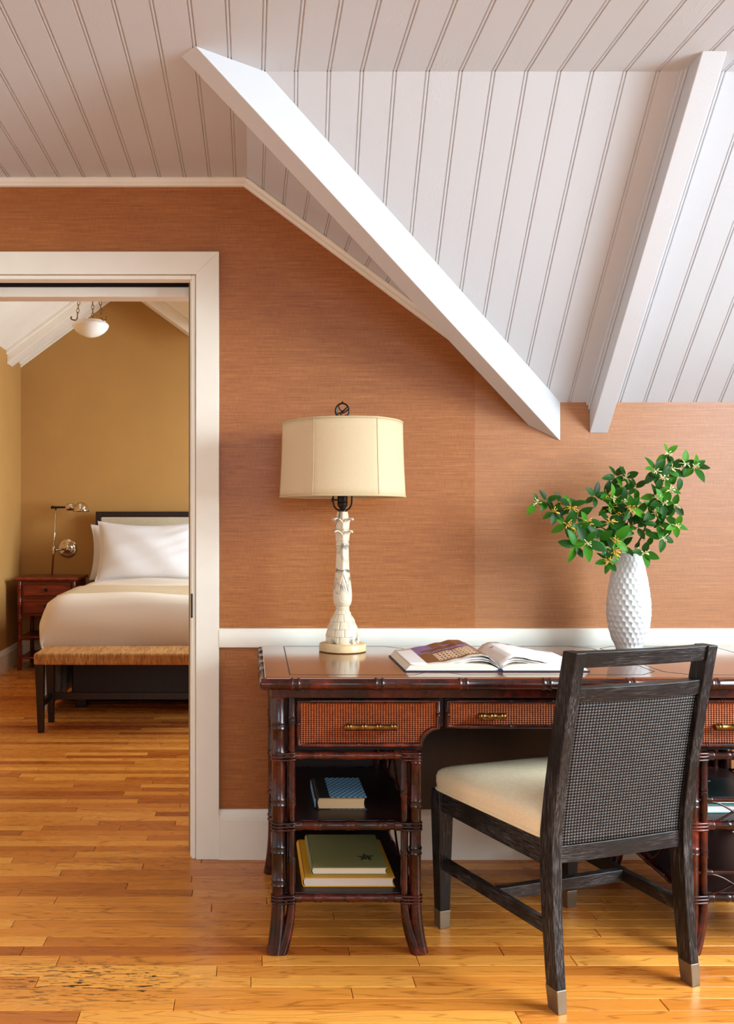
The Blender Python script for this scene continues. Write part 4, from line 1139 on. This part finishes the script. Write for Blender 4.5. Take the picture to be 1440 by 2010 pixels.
branch('tallest green branch leaning right above the vase',
       [(1238, 1150, D0), (1247, 1080, D0 - .01), (1262, 1046, D0 - .02), (1274, 1005, D0 - .03), (1284, 968, D0 - .04), (1298, 948, D0 - .04), (1316, 922, D0 - .04), (1332, 900, D0 - .04)],
       [[(1262, 1046, D0 - .02), (1282, 1050, D0 - .05), (1300, 1054, D0 - .07)], [(1274, 1005, D0 - .03), (1300, 1010, D0 - .06), (1330, 1032, D0 - .08)], [(1284, 968, D0 - .04), (1305, 962, D0 - .06), (1318, 958, D0 - .06)], [(1316, 922, D0 - .04), (1345, 915, D0 - .05), (1370, 916, D0 - .05)], [(1316, 922, D0 - .04), (1312, 905, D0 - .04), (1308, 892, D0 - .04)], [(1262, 1046, D0 - .02), (1252, 1036, D0 - .03), (1246, 1036, D0 - .03)]],
       [(1308, 891, D0 - .04, 4, 24, 'w'), (1284, 924, D0 - .05, 6, 28, 'w'), (1298, 938, D0 - .05, 4, 28, 'w'), (1316, 920, D0 - .04, 5, 28, 'w'), (1342, 910, D0 - .05, 4, 26, 'w'), (1362, 917, D0 - .05, 6, 30, 'w'), (1334, 936, D0 - .05, 3, 28, None),
        (1312, 962, D0 - .06, 4, 26, 'w'), (1288, 976, D0 - .05, 5, 30, 'w'), (1302, 988, D0 - .06, 5, 28, 'w'), (1322, 994, D0 - .06, 4, 26, 'w'), (1284, 1006, D0 - .05, 4, 30, 'w'), (1306, 1014, D0 - .06, 4, 28, None), (1326, 1032, D0 - .08, 6, 28, 'w'), (1290, 1030, D0 - .06, 4, 28, None), (1300, 1056, D0 - .07, 4, 28, 'w'), (1280, 1052, D0 - .05, 3, 20, None), (1250, 1036, D0 - .03, 3, 24, None)])
branch('short green sprig hanging over the right rim of the vase', [(1240, 1140, D0), (1246, 1090, D0 - .02), (1254, 1082, D0 - .04), (1262, 1086, D0 - .07)], [], [(1262, 1086, D0 - .07, 4, 27, 'w'), (1246, 1080, D0 - .03, 3, 16, 'w')], 0.0025)
branch('short green sprig with yellow blossom hanging over the left rim', [(1226, 1140, D0), (1214, 1090, D0 - .02), (1202, 1088, D0 - .05), (1193, 1100, D0 - .08)], [], [(1192, 1102, D0 - .08, 6, 22, 'y'), (1200, 1080, D0 - .06, 4, 26, 'y'), (1204, 1086, D0 - .07, 0, 20, 'y')], 0.0025)

# ================================================================== BOOKS
def closed_book(name, label, x0, x1, y0, y1, z0, z1, cover, pages, ct=0.0022, rz=0.0, spine_round=0.0):
    """closed book lying flat: spine on the left; covers, spine and page block"""
    o = thing(name, ((x0 + x1) / 2, (y0 + y1) / 2, z0), label, 'book', rz)
    a, b = x0 - (x0 + x1) / 2, x1 - (x0 + x1) / 2; c, d = y0 - (y0 + y1) / 2, y1 - (y0 + y1) / 2; h = z1 - z0
    lo = MB().box(a + 0.004, b, c, d, 0, ct).build('back_cover', cover, o, local=True, bevel=0.0006)
    hi = MB().box(a + 0.010, b, c, d, h - ct, h).build('front_cover', cover, o, local=True, bevel=0.0006)
    n = 8; pts = [(a + 0.012 - 0.006 * math.sin(PI * k / n) - 0.006 * (1 if 0 < k < n else 0.9), 0 + h * k / n) for k in range(n + 1)]
    inn = [(x + ct, min(max(z, ct), h - ct)) for x, z in pts][::-1]
    MB().prism(pts + inn, 'y', c, d).build('spine', cover, o, local=True, smooth=40)
    m = 6; fore = [(b - 0.004 - 0.003 * math.sin(PI * k / m), ct + (h - 2 * ct) * k / m) for k in range(m + 1)]
    back = [(a + 0.010 - 0.004 * math.sin(PI * k / m), ct + (h - 2 * ct) * k / m) for k in range(m + 1)]
    MB().prism(fore + back[::-1], 'y', c + 0.0035, d - 0.0035).build('page_block', pages, o, local=True, smooth=30)
    return o, lo, hi
S1, S2 = 0.357, 0.157
ob, lo, hi = closed_book('pattern_book', 'small thick book with blue scale-pattern cover on the desk shelf', 0.186, 0.332, -0.606, -0.403, S1, S1 + 0.0345, M['black_cloth'], M['page_tan'])
for pz0, pz1 in ((0.0345 - 0.0001, 0.0345 + 0.0007), (-0.0 + 0.0001, 0.0009)):
    MB().box(-0.032, 0.0735, -0.1017, 0.1017, pz0, pz1 if pz0 > 0.01 else pz1).build('patterned_paper', M['bluepat'], ob, local=True)
MB().box(-0.0752, -0.0732, -0.10, 0.10, 0.006, 0.030).build('spine_label', M['bluepat'], ob, local=True)
oy, lo, hi = closed_book('yellow_book', 'large yellow cloth-bound book lowest in the desk pedestal', 0.143, 0.405, -0.663, -0.350, S2, S2 + 0.0265, M['yellow'], M['page_pink'])
og, lo, hi = closed_book('green_book', 'sage green book with a dark crest lying on the yellow book', 0.168, 0.388, -0.643, -0.366, S2 + 0.0265, S2 + 0.0475, M['sage'], M['page'])
cr = MB()
for k in range(11):
    a = PI * 2 * k / 11; L = 0.030 if k % 2 else 0.020
    cr.prism([(0.058 + 0.003 * math.cos(a + 1.2), -0.058 + 0.003 * math.sin(a + 1.2)), (0.058 + L * 0.6 * math.cos(a - 0.2), -0.058 + L * 0.6 * math.sin(a - 0.2)), (0.058 + L * math.cos(a), -0.058 + L * math.sin(a)), (0.058 + L * 0.6 * math.cos(a + 0.25), -0.058 + L * 0.6 * math.sin(a + 0.25))], 'z', 0.0209, 0.0213)
cr.build('crest', M['crest'], og, local=True)
ot, lo, hi = closed_book('teal_book', 'teal book with white pages on the right-hand desk shelf', 1.272, 1.470, -0.640, -0.415, S1, S1 + 0.0235, M['teal'], M['page_white'])
od, lo, hi = closed_book('dark_book', 'dark green book with white lettering on top of the teal book', 1.272, 1.458, -0.632, -0.432, S1 + 0.0235, S1 + 0.0435, M['dark_green'], M['page_white'])
tx = bpy.data.curves.new('title_lettering', 'FONT'); tx.body = 'NEL'; tx.size = 0.030; tx.extrude = 0.0002; tx.space_character = 1.05
to = bpy.data.objects.new('title_lettering', tx); COL.objects.link(to); to.parent = od; to.location = (-0.034, 0.062, 0.0203)
tx.materials.append(M['white_ink'])
tm = bpy.data.meshes.new_from_object(to); bpy.data.objects.remove(to)
to = bpy.data.objects.new('title_lettering', tm); COL.objects.link(to); to.parent = od; to.location = (-0.034, 0.062, 0.0203)

# open book on the desk
OX, OYF, OYB = 0.703, -0.657, -0.353
bk = thing('open_book', (OX, (OYF + OYB) / 2, DT), 'open hardback on the desk showing a photograph of a grand building', 'book')
Wd = 0.270
for s, nm in ((-1, 'left'), (1, 'right')):
    ww = Wd if s < 0 else 0.252
    MB().hexa([(OX + s * 0.006, OYF, DT), (OX + s * ww, OYF, DT), (OX + s * ww, OYB, DT), (OX + s * 0.006, OYB, DT)][::(1 if s > 0 else -1)],
              [(OX + s * 0.006, OYF, DT + 0.0035), (OX + s * ww, OYF, DT + 0.0035), (OX + s * ww, OYB, DT + 0.0035), (OX + s * 0.006, OYB, DT + 0.0035)][::(1 if s > 0 else -1)]).build('cover', M['navy'], bk, bevel=0.0008)
MB().tube([(OX, OYF, DT + 0.005), (OX, OYB, DT + 0.005)], 0.0072, 10, flat=0.6).build('spine', M['navy'], bk, smooth=40)
def hx_(t, s, lift):                          # page height: t = 0 outer edge, 1 gutter
    if s < 0:
        keys = [(0, 0.0195), (0.15, 0.0205), (0.35, 0.024), (0.55, 0.034), (0.70, 0.045), (0.80, 0.047), (0.88, 0.042), (0.95, 0.028), (1.0, 0.012)]
    else:
        keys = [(0, 0.0150), (0.2, 0.018), (0.4, 0.024), (0.6, 0.033), (0.74, 0.041), (0.83, 0.043), (0.90, 0.038), (0.96, 0.026), (1.0, 0.012)]
    for (a, ha), (b, hb) in zip(keys, keys[1:]):
        if a <= t <= b:
            k = (t - a) / (b - a); h = ha + (hb - ha) * (k * k * (3 - 2 * k)) ; break
    return 0.0035 + (h - 0.0035) * lift if t > 0.2 else h - (1 - lift) * 0.004 * (t / 0.2)
for s in (-1, 1):
    ww = (Wd if s < 0 else 0.252) - 0.004
    n = 14
    pr = [(OX + s * 0.004, DT + 0.0036), (OX + s * ww, DT + 0.0036)]
    for k in range(n + 1):
        t = k / n; hb = min(hx_(t, s, 1.0), 0.0185 + 0.006 * math.sin(PI * t)) * (1 if t < 0.9 else (1 - (t - 0.9) * 4.5)) - 0.0006
        pr.append((OX + s * (ww - 0.012 - (ww - 0.016) * t), DT + max(hb, 0.008)))
    if s < 0: pr = [p for p in pr]
    MB().prism(pr, 'y', OYF + 0.004, OYB - 0.004).build('page_block', M['page'], bk, smooth=30)
    def sheet(lift, ds, s=s, ww=ww):
        def fn(u, v):
            x = OX + s * (ww - 0.012 - ds - (ww - 0.014 - ds) * u)
            rise = 0.010 * v if s < 0 else 0.008 * v
            return (x, OYF + 0.004 + (OYB - OYF - 0.008) * v, DT + hx_(u, s, lift) + rise * math.sin(PI * min(1, u)) ** 1.5 + 0.0004)
        return fn
    for lift, ds in ((0.62, 0.002), (0.76, 0.0015)):
        MB().grid(sheet(lift, ds), 30, 4).build('page', M['page_white'], bk, smooth=True, solid=0.0006)
    if s > 0:
        MB().grid(sheet(0.97, 0.0), 34, 8).build('page', M['page_white'], bk, smooth=True, solid=0.0006)
        MB().grid(lambda u, v: Vector(sheet(1.0, 0.0)(0.86 + 0.05 * u, 0.70 + 0.02 * v)) + Vector((0, 0, 0.0006)), 4, 3).build('printed_line', M['crest'], bk)
    else:
        MB().grid(sheet(0.97, 0.0), 34, 8).build('page', M['page_white'], bk, smooth=True, solid=0.0006)
        NU, NV = 96, 64
        g = MB().grid(sheet(1.0, 0.0), NU + 1, NV + 1)
        po = g.build('printed_page', M['print'], bk, smooth=True)
        me = po.data; att = me.color_attributes.new('print', 'FLOAT_COLOR', 'CORNER')
        rp = random.Random(3)
        hill = [0.5 + 0.06 * math.sin(i * 0.21) + 0.03 * math.sin(i * 0.83 + 1) for i in range(NU)]
        for p in me.polygons:
            i = p.index % NU; j = p.index // NU; a = (i + 0.5) / NU; b = (j + 0.5) / NV; jit = rp.uniform(0.9, 1.1)
            if a < 0.075 or b < 0.055: c = lin(240, 232, 214)
            else:
                c = lin(118, 76, 44)                                   # lawn and ground
                if a < 0.17 and b < 0.55: c = lin(214, 182, 142)       # pale wall at the edge
                sky = 0.52 + 0.10 * max(0, a - 0.3)
                if b > sky: c = lin(150 - 26 * b, 124 - 24 * b, 170 - 10 * b)
                if 0.26 < a and abs(b - (0.62 + 0.16 * a)) < 0.05 + 0.05 * math.sin(a * 40) * 0.4 + 0.03 * rp.random(): c = lin(104, 66, 44)
                if a > 0.42 and b > 0.80 + 0.04 * math.sin(a * 25): c = lin(128, 78, 44)
                if a > 0.80: c = lin(116, 72, 46)
                if a < 0.6 and sky - 0.05 < b < sky + 0.02 + 0.03 * rp.random(): c = lin(110, 76, 56)
                if 0.36 < a < 0.80 and 0.12 < b < 0.56:                # the building
                    c = lin(232, 206, 172)
                    if b > 0.50: c = lin(112, 78, 54)
                    fx = ((a - 0.36) / 0.44 * 11) % 1.0; fy = ((b - 0.12) / 0.38 * 4) % 1.0
                    if 0.28 < fx < 0.72 and 0.22 < fy < 0.74 and b < 0.5: c = lin(92, 62, 44)
                    if a > 0.74 and b > 0.3: c = lin(206, 176, 142)
            for li in p.loop_indices: att.data[li].color = (min(1, c[0] * jit), min(1, c[1] * jit), min(1, c[2] * jit), 1)

# ================================================================== BEDROOM
# bed
bed = thing('bed', (-0.305, 3.45, 0), 'bed with white pillows, ivory duvet and a dark-framed upholstered headboard', 'bed')
BXa, BXb, BYf, BYh = -1.235, 0.625, 2.33, 4.46
MB().box(BXa + 0.10, BXb - 0.10, BYf + 0.30, BYh, 0.06, 0.41).box(BXa + 0.01, BXb - 0.01, BYf + 0.03, BYh, 0.36, 0.42).build('bed_base', M['espresso'], bed, bevel=0.01)
for xx in (BXa + 0.12, BXb - 0.19):
    for yy in (BYf + 0.32, BYh - 0.14): MB().box(xx, xx + 0.07, yy, yy + 0.07, 0, 0.07).build('bed_leg', M['espresso'], bed, bevel=0.005)
hb = MB().box(-1.290, -1.250, 4.47, 4.54, 0, 1.262).box(0.64, 0.68, 4.47, 4.54, 0, 1.262).box(-1.250, 0.64, 4.47, 4.54, 1.218, 1.262).box(-1.25, 0.64, 4.50, 4.54, 0.3, 1.218).build('headboard', M['espresso'], bed, bevel=0.003)
MB().box(-1.248, 0.638, 4.462, 4.50, 0.40, 1.216).build('upholstered_panel', M['linen_grey'], hb, bevel=0.012, seg=3)
def soft(x0, x1, y0, y1, z0, z1, rx, bulge, nseed, wr=0.004, nx=44, ny=44):
    """soft blanket-like block: a grid over top and sides"""
    rs = random.Random(nseed); ph = [rs.uniform(0, 6) for _ in range(6)]
    def fn(u, v):
        # u runs across (left side, top, right side), v runs foot -> head
        def prof(t, lo, hi, zlo, zhi, r):
            H = zhi - zlo - r; Wt = hi - lo - 2 * r; tot = 2 * H + Wt + PI * r; s_ = t * tot
            if s_ < H: return lo - bulge * math.sin(PI * s_ / (H + r)) , zlo + s_
            s_ -= H
            if s_ < PI * r / 2: a = s_ / r; return lo + r - r * math.cos(a) , zlo + H + r * math.sin(a)
            s_ -= PI * r / 2
            if s_ < Wt: return lo + r + s_, zhi
            s_ -= Wt
            if s_ < PI * r / 2: a = s_ / r; return hi - r + r * math.sin(a), zlo + H + r * math.cos(a)
            s_ -= PI * r / 2
            return hi + bulge * math.sin(PI * s_ / (H + r)), zhi - r - s_
        x, zx = prof(u, x0, x1, z0, z1, rx)
        # foot end rolls down as well
        H = z1 - z0 - rx; L = y1 - y0 - rx; tot = H + PI * rx / 2 + L; s_ = v * tot
        if s_ < H: y = y0 - bulge * math.sin(PI * s_ / (H + rx)); fz = (s_) / (z1 - z0)
        elif s_ < H + PI * rx / 2: a = (s_ - H) / rx; y = y0 + rx - rx * math.cos(a); fz = (H + rx * math.sin(a)) / (z1 - z0)
        else: y = y0 + rx + s_ - H - PI * rx / 2; fz = 1.0
        z = z0 + (zx - z0) * fz
        if fz < 1: 
            cxm = (x0 + x1) / 2; x = cxm + (x - cxm) * (1 - 0.03 * (1 - fz) * (1 if abs(x - cxm) > 0.5 * (x1 - x0) * 0.9 else 0))
        w = wr * (math.sin(x * 9 + y * 5 + ph[0]) + math.sin(x * 4 - y * 11 + ph[1]) * 0.7 + math.sin(z * 23 + x * 6 + ph[2]) * 0.8)
        return (x, y + w * (1 - fz), z + w * fz)
    return MB().grid(fn, nx, ny)
soft(BXa + 0.01, BXb - 0.01, BYf + 0.02, BYh, 0.42, 0.70, 0.09, 0.0, 2).build('mattress', M['linen_white'], bed, smooth=True)
soft(BXa - 0.02, BXb + 0.02, BYf - 0.01, 4.0, 0.40, 0.725, 0.105, 0.018, 3, 0.005).build('duvet', M['duvet'], bed, smooth=True, solid=0.012)
soft(BXa - 0.026, BXb + 0.026, BYf + 0.18, 3.10, 0.52, 0.735, 0.105, 0.012, 4, 0.003).clip([((0, BYf + 0.16, 0), (0, -1, 0))]).build('blanket', M['blanket'], bed, smooth=True, solid=0.012)
# hanging bed skirt at the left side
MB().grid(lambda u, v: (BXa - 0.012 - 0.012 * (1 - v) + 0.006 * math.sin(u * 60), BYf + 0.05 + 2.0 * u, 0.02 + 0.42 * v), 80, 6).build('bed_skirt', M['duvet'], bed, smooth=True, solid=0.004)
def pillow(name, label, c, w, h, t, lean, yaw=0.0, seed=1):
    rs = random.Random(seed); ph = [rs.uniform(0, 6) for _ in range(4)]
    def side(sg):
        def fn(u, v):
            x = (u - 0.5) * 2; y = (v - 0.5) * 2
            px = x * (1 - 0.07 * (1 - abs(y) ** 2.2)) if abs(x) > 0 else 0
            py = y * (1 - (0.17 if y > 0 else 0.06) * (1 - abs(x) ** 2.0))
            th = max(0.0, (1 - abs(x) ** 2.6)) ** 0.55 * max(0.0, (1 - abs(y) ** 2.6)) ** 0.55
            wr = 0.006 * th * (math.sin(x * 7 + y * 4 + ph[0]) + math.sin(y * 9 - x * 3 + ph[1]))
            wr += 0.010 * th * max(0, x) * math.sin((y - x * 0.6) * 16 + ph[2])
            return (px * w / 2, sg * (th * t / 2 + wr), py * h / 2)
        return fn
    mb = MB().grid(side(-1), 40, 30).grid(side(1), 40, 30)
    Mx = Matrix.Translation(Vector(c)) @ Matrix.Rotation(yaw, 4, 'Z') @ Matrix.Rotation(lean, 4, 'X')
    o = mb.xf(Mx).build(name, M['linen_white'], None, smooth=True)
    tag(o, label, 'pillow', 'pillows on the bed')
    m = o.modifiers.new('weld', 'WELD'); m.merge_threshold = 0.002
    return o
pillow('pillow', 'front white pillow leaning upright nearest the foot of the bed', (-0.79, 4.10, 0.945), 0.87, 0.50, 0.20, math.radians(-17), 0, 1)
pillow('pillow', 'white pillow peeking out behind the front pillow, against the headboard', (-0.845, 4.33, 0.93), 0.94, 0.46, 0.15, math.radians(-9), 0, 2)
# bench
be = thing('bench', (-0.6, 2.07, 0), 'woven seagrass bench with dark legs at the foot of the bed', 'bench')
EX0, EX1, EY0, EY1, EZ = -1.210, 0.10, 1.905, 2.235, 0.447
MB().box(EX0, EX1, EY0, EY1, EZ - 0.066, EZ).build('woven_seat', M['rush'], be, bevel=0.014, seg=3)
for xx, dx in ((EX0 + 0.005, 0.006), (EX1 - 0.055, -0.006)):
    for yy in (EY0 + 0.006, EY1 - 0.056):
        MB().hexa([(xx + 0.010 + dx, yy + 0.01, 0), (xx + 0.042 + dx, yy + 0.01, 0), (xx + 0.042 + dx, yy + 0.042, 0), (xx + 0.010 + dx, yy + 0.042, 0)],
                  [(xx, yy, EZ - 0.062), (xx + 0.05, yy, EZ - 0.062), (xx + 0.05, yy + 0.05, EZ - 0.062), (xx, yy + 0.05, EZ - 0.062)]).build('leg', M['espresso'], be, bevel=0.003)
    MB().box(xx + 0.015, xx + 0.038, EY0 + 0.04, EY1 - 0.03, 0.135, 0.172).build('stretcher', M['espresso'], be, bevel=0.002)
MB().box(EX0 + 0.02, EX1 - 0.02, EY1 - 0.042, EY1 - 0.018, 0.135, 0.175).build('stretcher', M['espresso'], be, bevel=0.002)
# nightstand
NX0, NX1, NY0, NY1, NZ = -1.865, -1.365, 4.07, 4.55, 0.735
ns = thing('nightstand', ((NX0 + NX1) / 2, (NY0 + NY1) / 2, 0), 'red-brown bamboo-trimmed nightstand with two drawers beside the bed', 'nightstand')
MB().box(NX0, NX1, NY0, NY1, NZ - 0.022, NZ).build('top', M['cherry'], ns, bevel=0.004)
MB().bamboo((NX0, NY0, NZ - 0.012), (NX1, NY0, NZ - 0.012), 0.013, [0.1, 0.22, 0.34, 0.44]).build('edge_pole', M['cherry'], ns, smooth=50)
for xx in (NX0 + 0.035, NX1 - 0.035):
    for yy in (NY0 + 0.03, NY1 - 0.03):
        MB().bamboo((xx, yy, 0), (xx, yy, NZ - 0.02), 0.017, [0.12, 0.26, 0.40, 0.53, 0.66]).build('leg', M['cherry'], ns, smooth=50)
MB().box(NX0 + 0.04, NX1 - 0.04, NY0 + 0.035, NY1 - 0.03, 0.43, NZ - 0.02).build('body', M['cherry'], ns)
for z0, z1 in ((0.585, 0.695), (0.452, 0.562)):
    dr = MB().box(NX0 + 0.062, NX1 - 0.062, NY0 + 0.018, NY0 + 0.04, z0, z1).build('drawer', M['cherry'], ns, bevel=0.002)
    a, b = NX0 + 0.075, NX1 - 0.075
    MB().tube([(a, NY0 + 0.017, z0 + 0.013), (b, NY0 + 0.017, z0 + 0.013), (b, NY0 + 0.017, z1 - 0.013), (a, NY0 + 0.017, z1 - 0.013)], 0.006, 8, closed=True).build('beading', M['cherry'], dr, smooth=50)
    MB().lathe([(0.004, 0), (0.005, 0.008), (0.013, 0.012), (0.014, 0.018), (0.006, 0.024)], (0, 0, 0), 16).xf(Matrix.Translation(((NX0 + NX1) / 2, NY0 + 0.019, (z0 + z1) / 2)) @ Matrix.Rotation(PI / 2, 4, 'X')).build('knob', M['bronze'], dr, smooth=40)
for zz in (0.262, 0.098):
    MB().box(NX0 + 0.03, NX1 - 0.03, NY0 + 0.03, NY1 - 0.03, zz - 0.008, zz + 0.006).build('shelf', M['cherry'], ns)
    MB().bamboo((NX0 + 0.04, NY0 + 0.028, zz), (NX1 - 0.04, NY0 + 0.028, zz), 0.009, [0.1, 0.2, 0.3]).build('rail', M['cherry'], ns, smooth=50)
# wall lamp above the nightstand
wx, wy, wz = -1.548, BR_Y, 0.951
wl = thing('wall_lamp', (wx, wy, wz), 'polished nickel swing-arm reading lamp on the tan wall above the nightstand', 'wall lamp')
R90 = Matrix.Rotation(PI / 2, 4, 'X')
MB().lathe([(0.078, 0.0008), (0.078, 0.008), (0.070, 0.013), (0.052, 0.015), (0.048, 0.024), (0.034, 0.027), (0.030, 0.040), (0.014, 0.046), (0.012, 0.060)], (0, 0, 0), 36).xf(Matrix.Translation((wx, wy, wz)) @ R90).build('backplate', M['chrome'], wl, smooth=35)
jx, jy, jz = wx - 0.088, wy - 0.155, wz - 0.012
MB().tube([(wx, wy - 0.05, wz), (wx - 0.02, wy - 0.10, wz - 0.004), (jx, jy, jz)], 0.009, 10).build('pivot_arm', M['chrome'], wl, smooth=True)
MB().lathe([(0.013, -0.03), (0.015, -0.02), (0.015, 0.02), (0.013, 0.03)], (jx, jy, jz), 16).tube([(jx - 0.034, jy, jz), (jx, jy, jz)], [0.004, 0.006], 8).build('clamp', M['chrome'], wl, smooth=40)
rodt = Vector((jx + 0.020, jy, jz + 0.358)); rodb = Vector((jx - 0.013, jy, jz - 0.215))
MB().tube([rodb, rodt], 0.0075, 10).tube([rodb + Vector((0, 0, -0.012)), rodb], [0.011, 0.011], 10).build('rod', M['chrome'], wl, smooth=True)
MB().tube([rodt + Vector((-0.038, 0, 0)), rodt + Vector((0.085, -0.01, 0.0))], [0.010, 0.008], 10).tube([rodt + Vector((-0.04, 0, 0)), rodt + Vector((-0.02, 0, 0))], [0.013, 0.013], 10).build('head_joint', M['bronze'], wl, smooth=40)
hx0 = rodt + Vector((0.085, -0.012, 0.0))
MB().tube([hx0, hx0 + Vector((0.014, 0, 0)), hx0 + Vector((0.055, 0, 0.004)), hx0 + Vector((0.072, 0, 0.002))], [0.022, 0.031, 0.032, 0.024], 18).build('lamp_holder', M['chrome'], wl, smooth=40)
hc = hx0 + Vector((0.125, 0, -0.018)); hs = MB()
def hemi(u, v):
    a = 2 * PI * u; e = v * PI / 2
    return (hc.x + 0.066 * math.cos(a) * math.cos(e), hc.y + 0.060 * math.sin(a) * math.cos(e), hc.z - 0.020 + 0.082 * math.sin(e))
MB().grid(hemi, 32, 12, True).build('lamp_shade', M['chrome'], wl, smooth=True, solid=0.002)
# pendant bowl
px, py, pz = -1.060, 2.89, 2.400
pe = thing('pendant_light', (px, py, 3.19), 'white glass bowl light hanging on brass chains from the bedroom ceiling', 'pendant light')
bowl = [(0.002, 0.0), (0.030, 0.003), (0.062, 0.014), (0.090, 0.032), (0.110, 0.053), (0.1195, 0.072), (0.1200, 0.080), (0.113, 0.090), (0.102, 0.094), (0.100, 0.104), (0.096, 0.106), (0.094, 0.096), (0.108, 0.082), (0.100, 0.056), (0.080, 0.034), (0.050, 0.016), (0.002, 0.010)]
MB().lathe(bowl, (px, py, pz), 48, caps=False).build('glass_bowl', M['opal'], pe, smooth=True)
MB().lathe([(0.055, 3.16), (0.055, 3.168), (0.035, 3.18), (0.012, 3.1855)], (px, py, 0), 24).build('ceiling_rose', M['antique_brass'], pe, smooth=40)
for k in range(3):
    a = math.radians(190 + 120 * k) + 0.35
    dx, dy = math.cos(a), math.sin(a)
    b0 = Vector((px + 0.092 * dx, py + 0.092 * dy, pz + 0.125)); b1 = Vector((px + 0.03 * dx, py + 0.03 * dy, 3.165))
    sc_ = [Vector((px + r * dx, py + r * dy, pz + z)) for r, z in ((0.092, 0.125), (0.096, 0.108), (0.110, 0.102), (0.130, 0.105), (0.136, 0.116), (0.128, 0.122))]
    MB().tube(spline(sc_, 5), 0.0042, 8).tube([sc_[0], sc_[0] + Vector((0, 0, 0.02))], 0.003, 6).build('scroll_hook', M['antique_brass'], pe, smooth=True)
    L = (b1 - b0).length; dd = (b1 - b0) / L; nl = int(L / 0.026); mb = MB()
    s1 = dd.cross(Vector((0, 1, 0))).normalized(); s2v = dd.cross(s1)
    for i in range(nl):
        c = b0 + dd * (0.016 + 0.026 * i); sd = s1 if i % 2 else s2v
        mb.tube([c + dd * 0.0165 * math.cos(t) + sd * 0.0085 * math.sin(t) for t in [2 * PI * j / 12 for j in range(12)]], 0.0024, 5, closed=True)
    mb.build('chain', M['antique_brass'], pe, smooth=True)
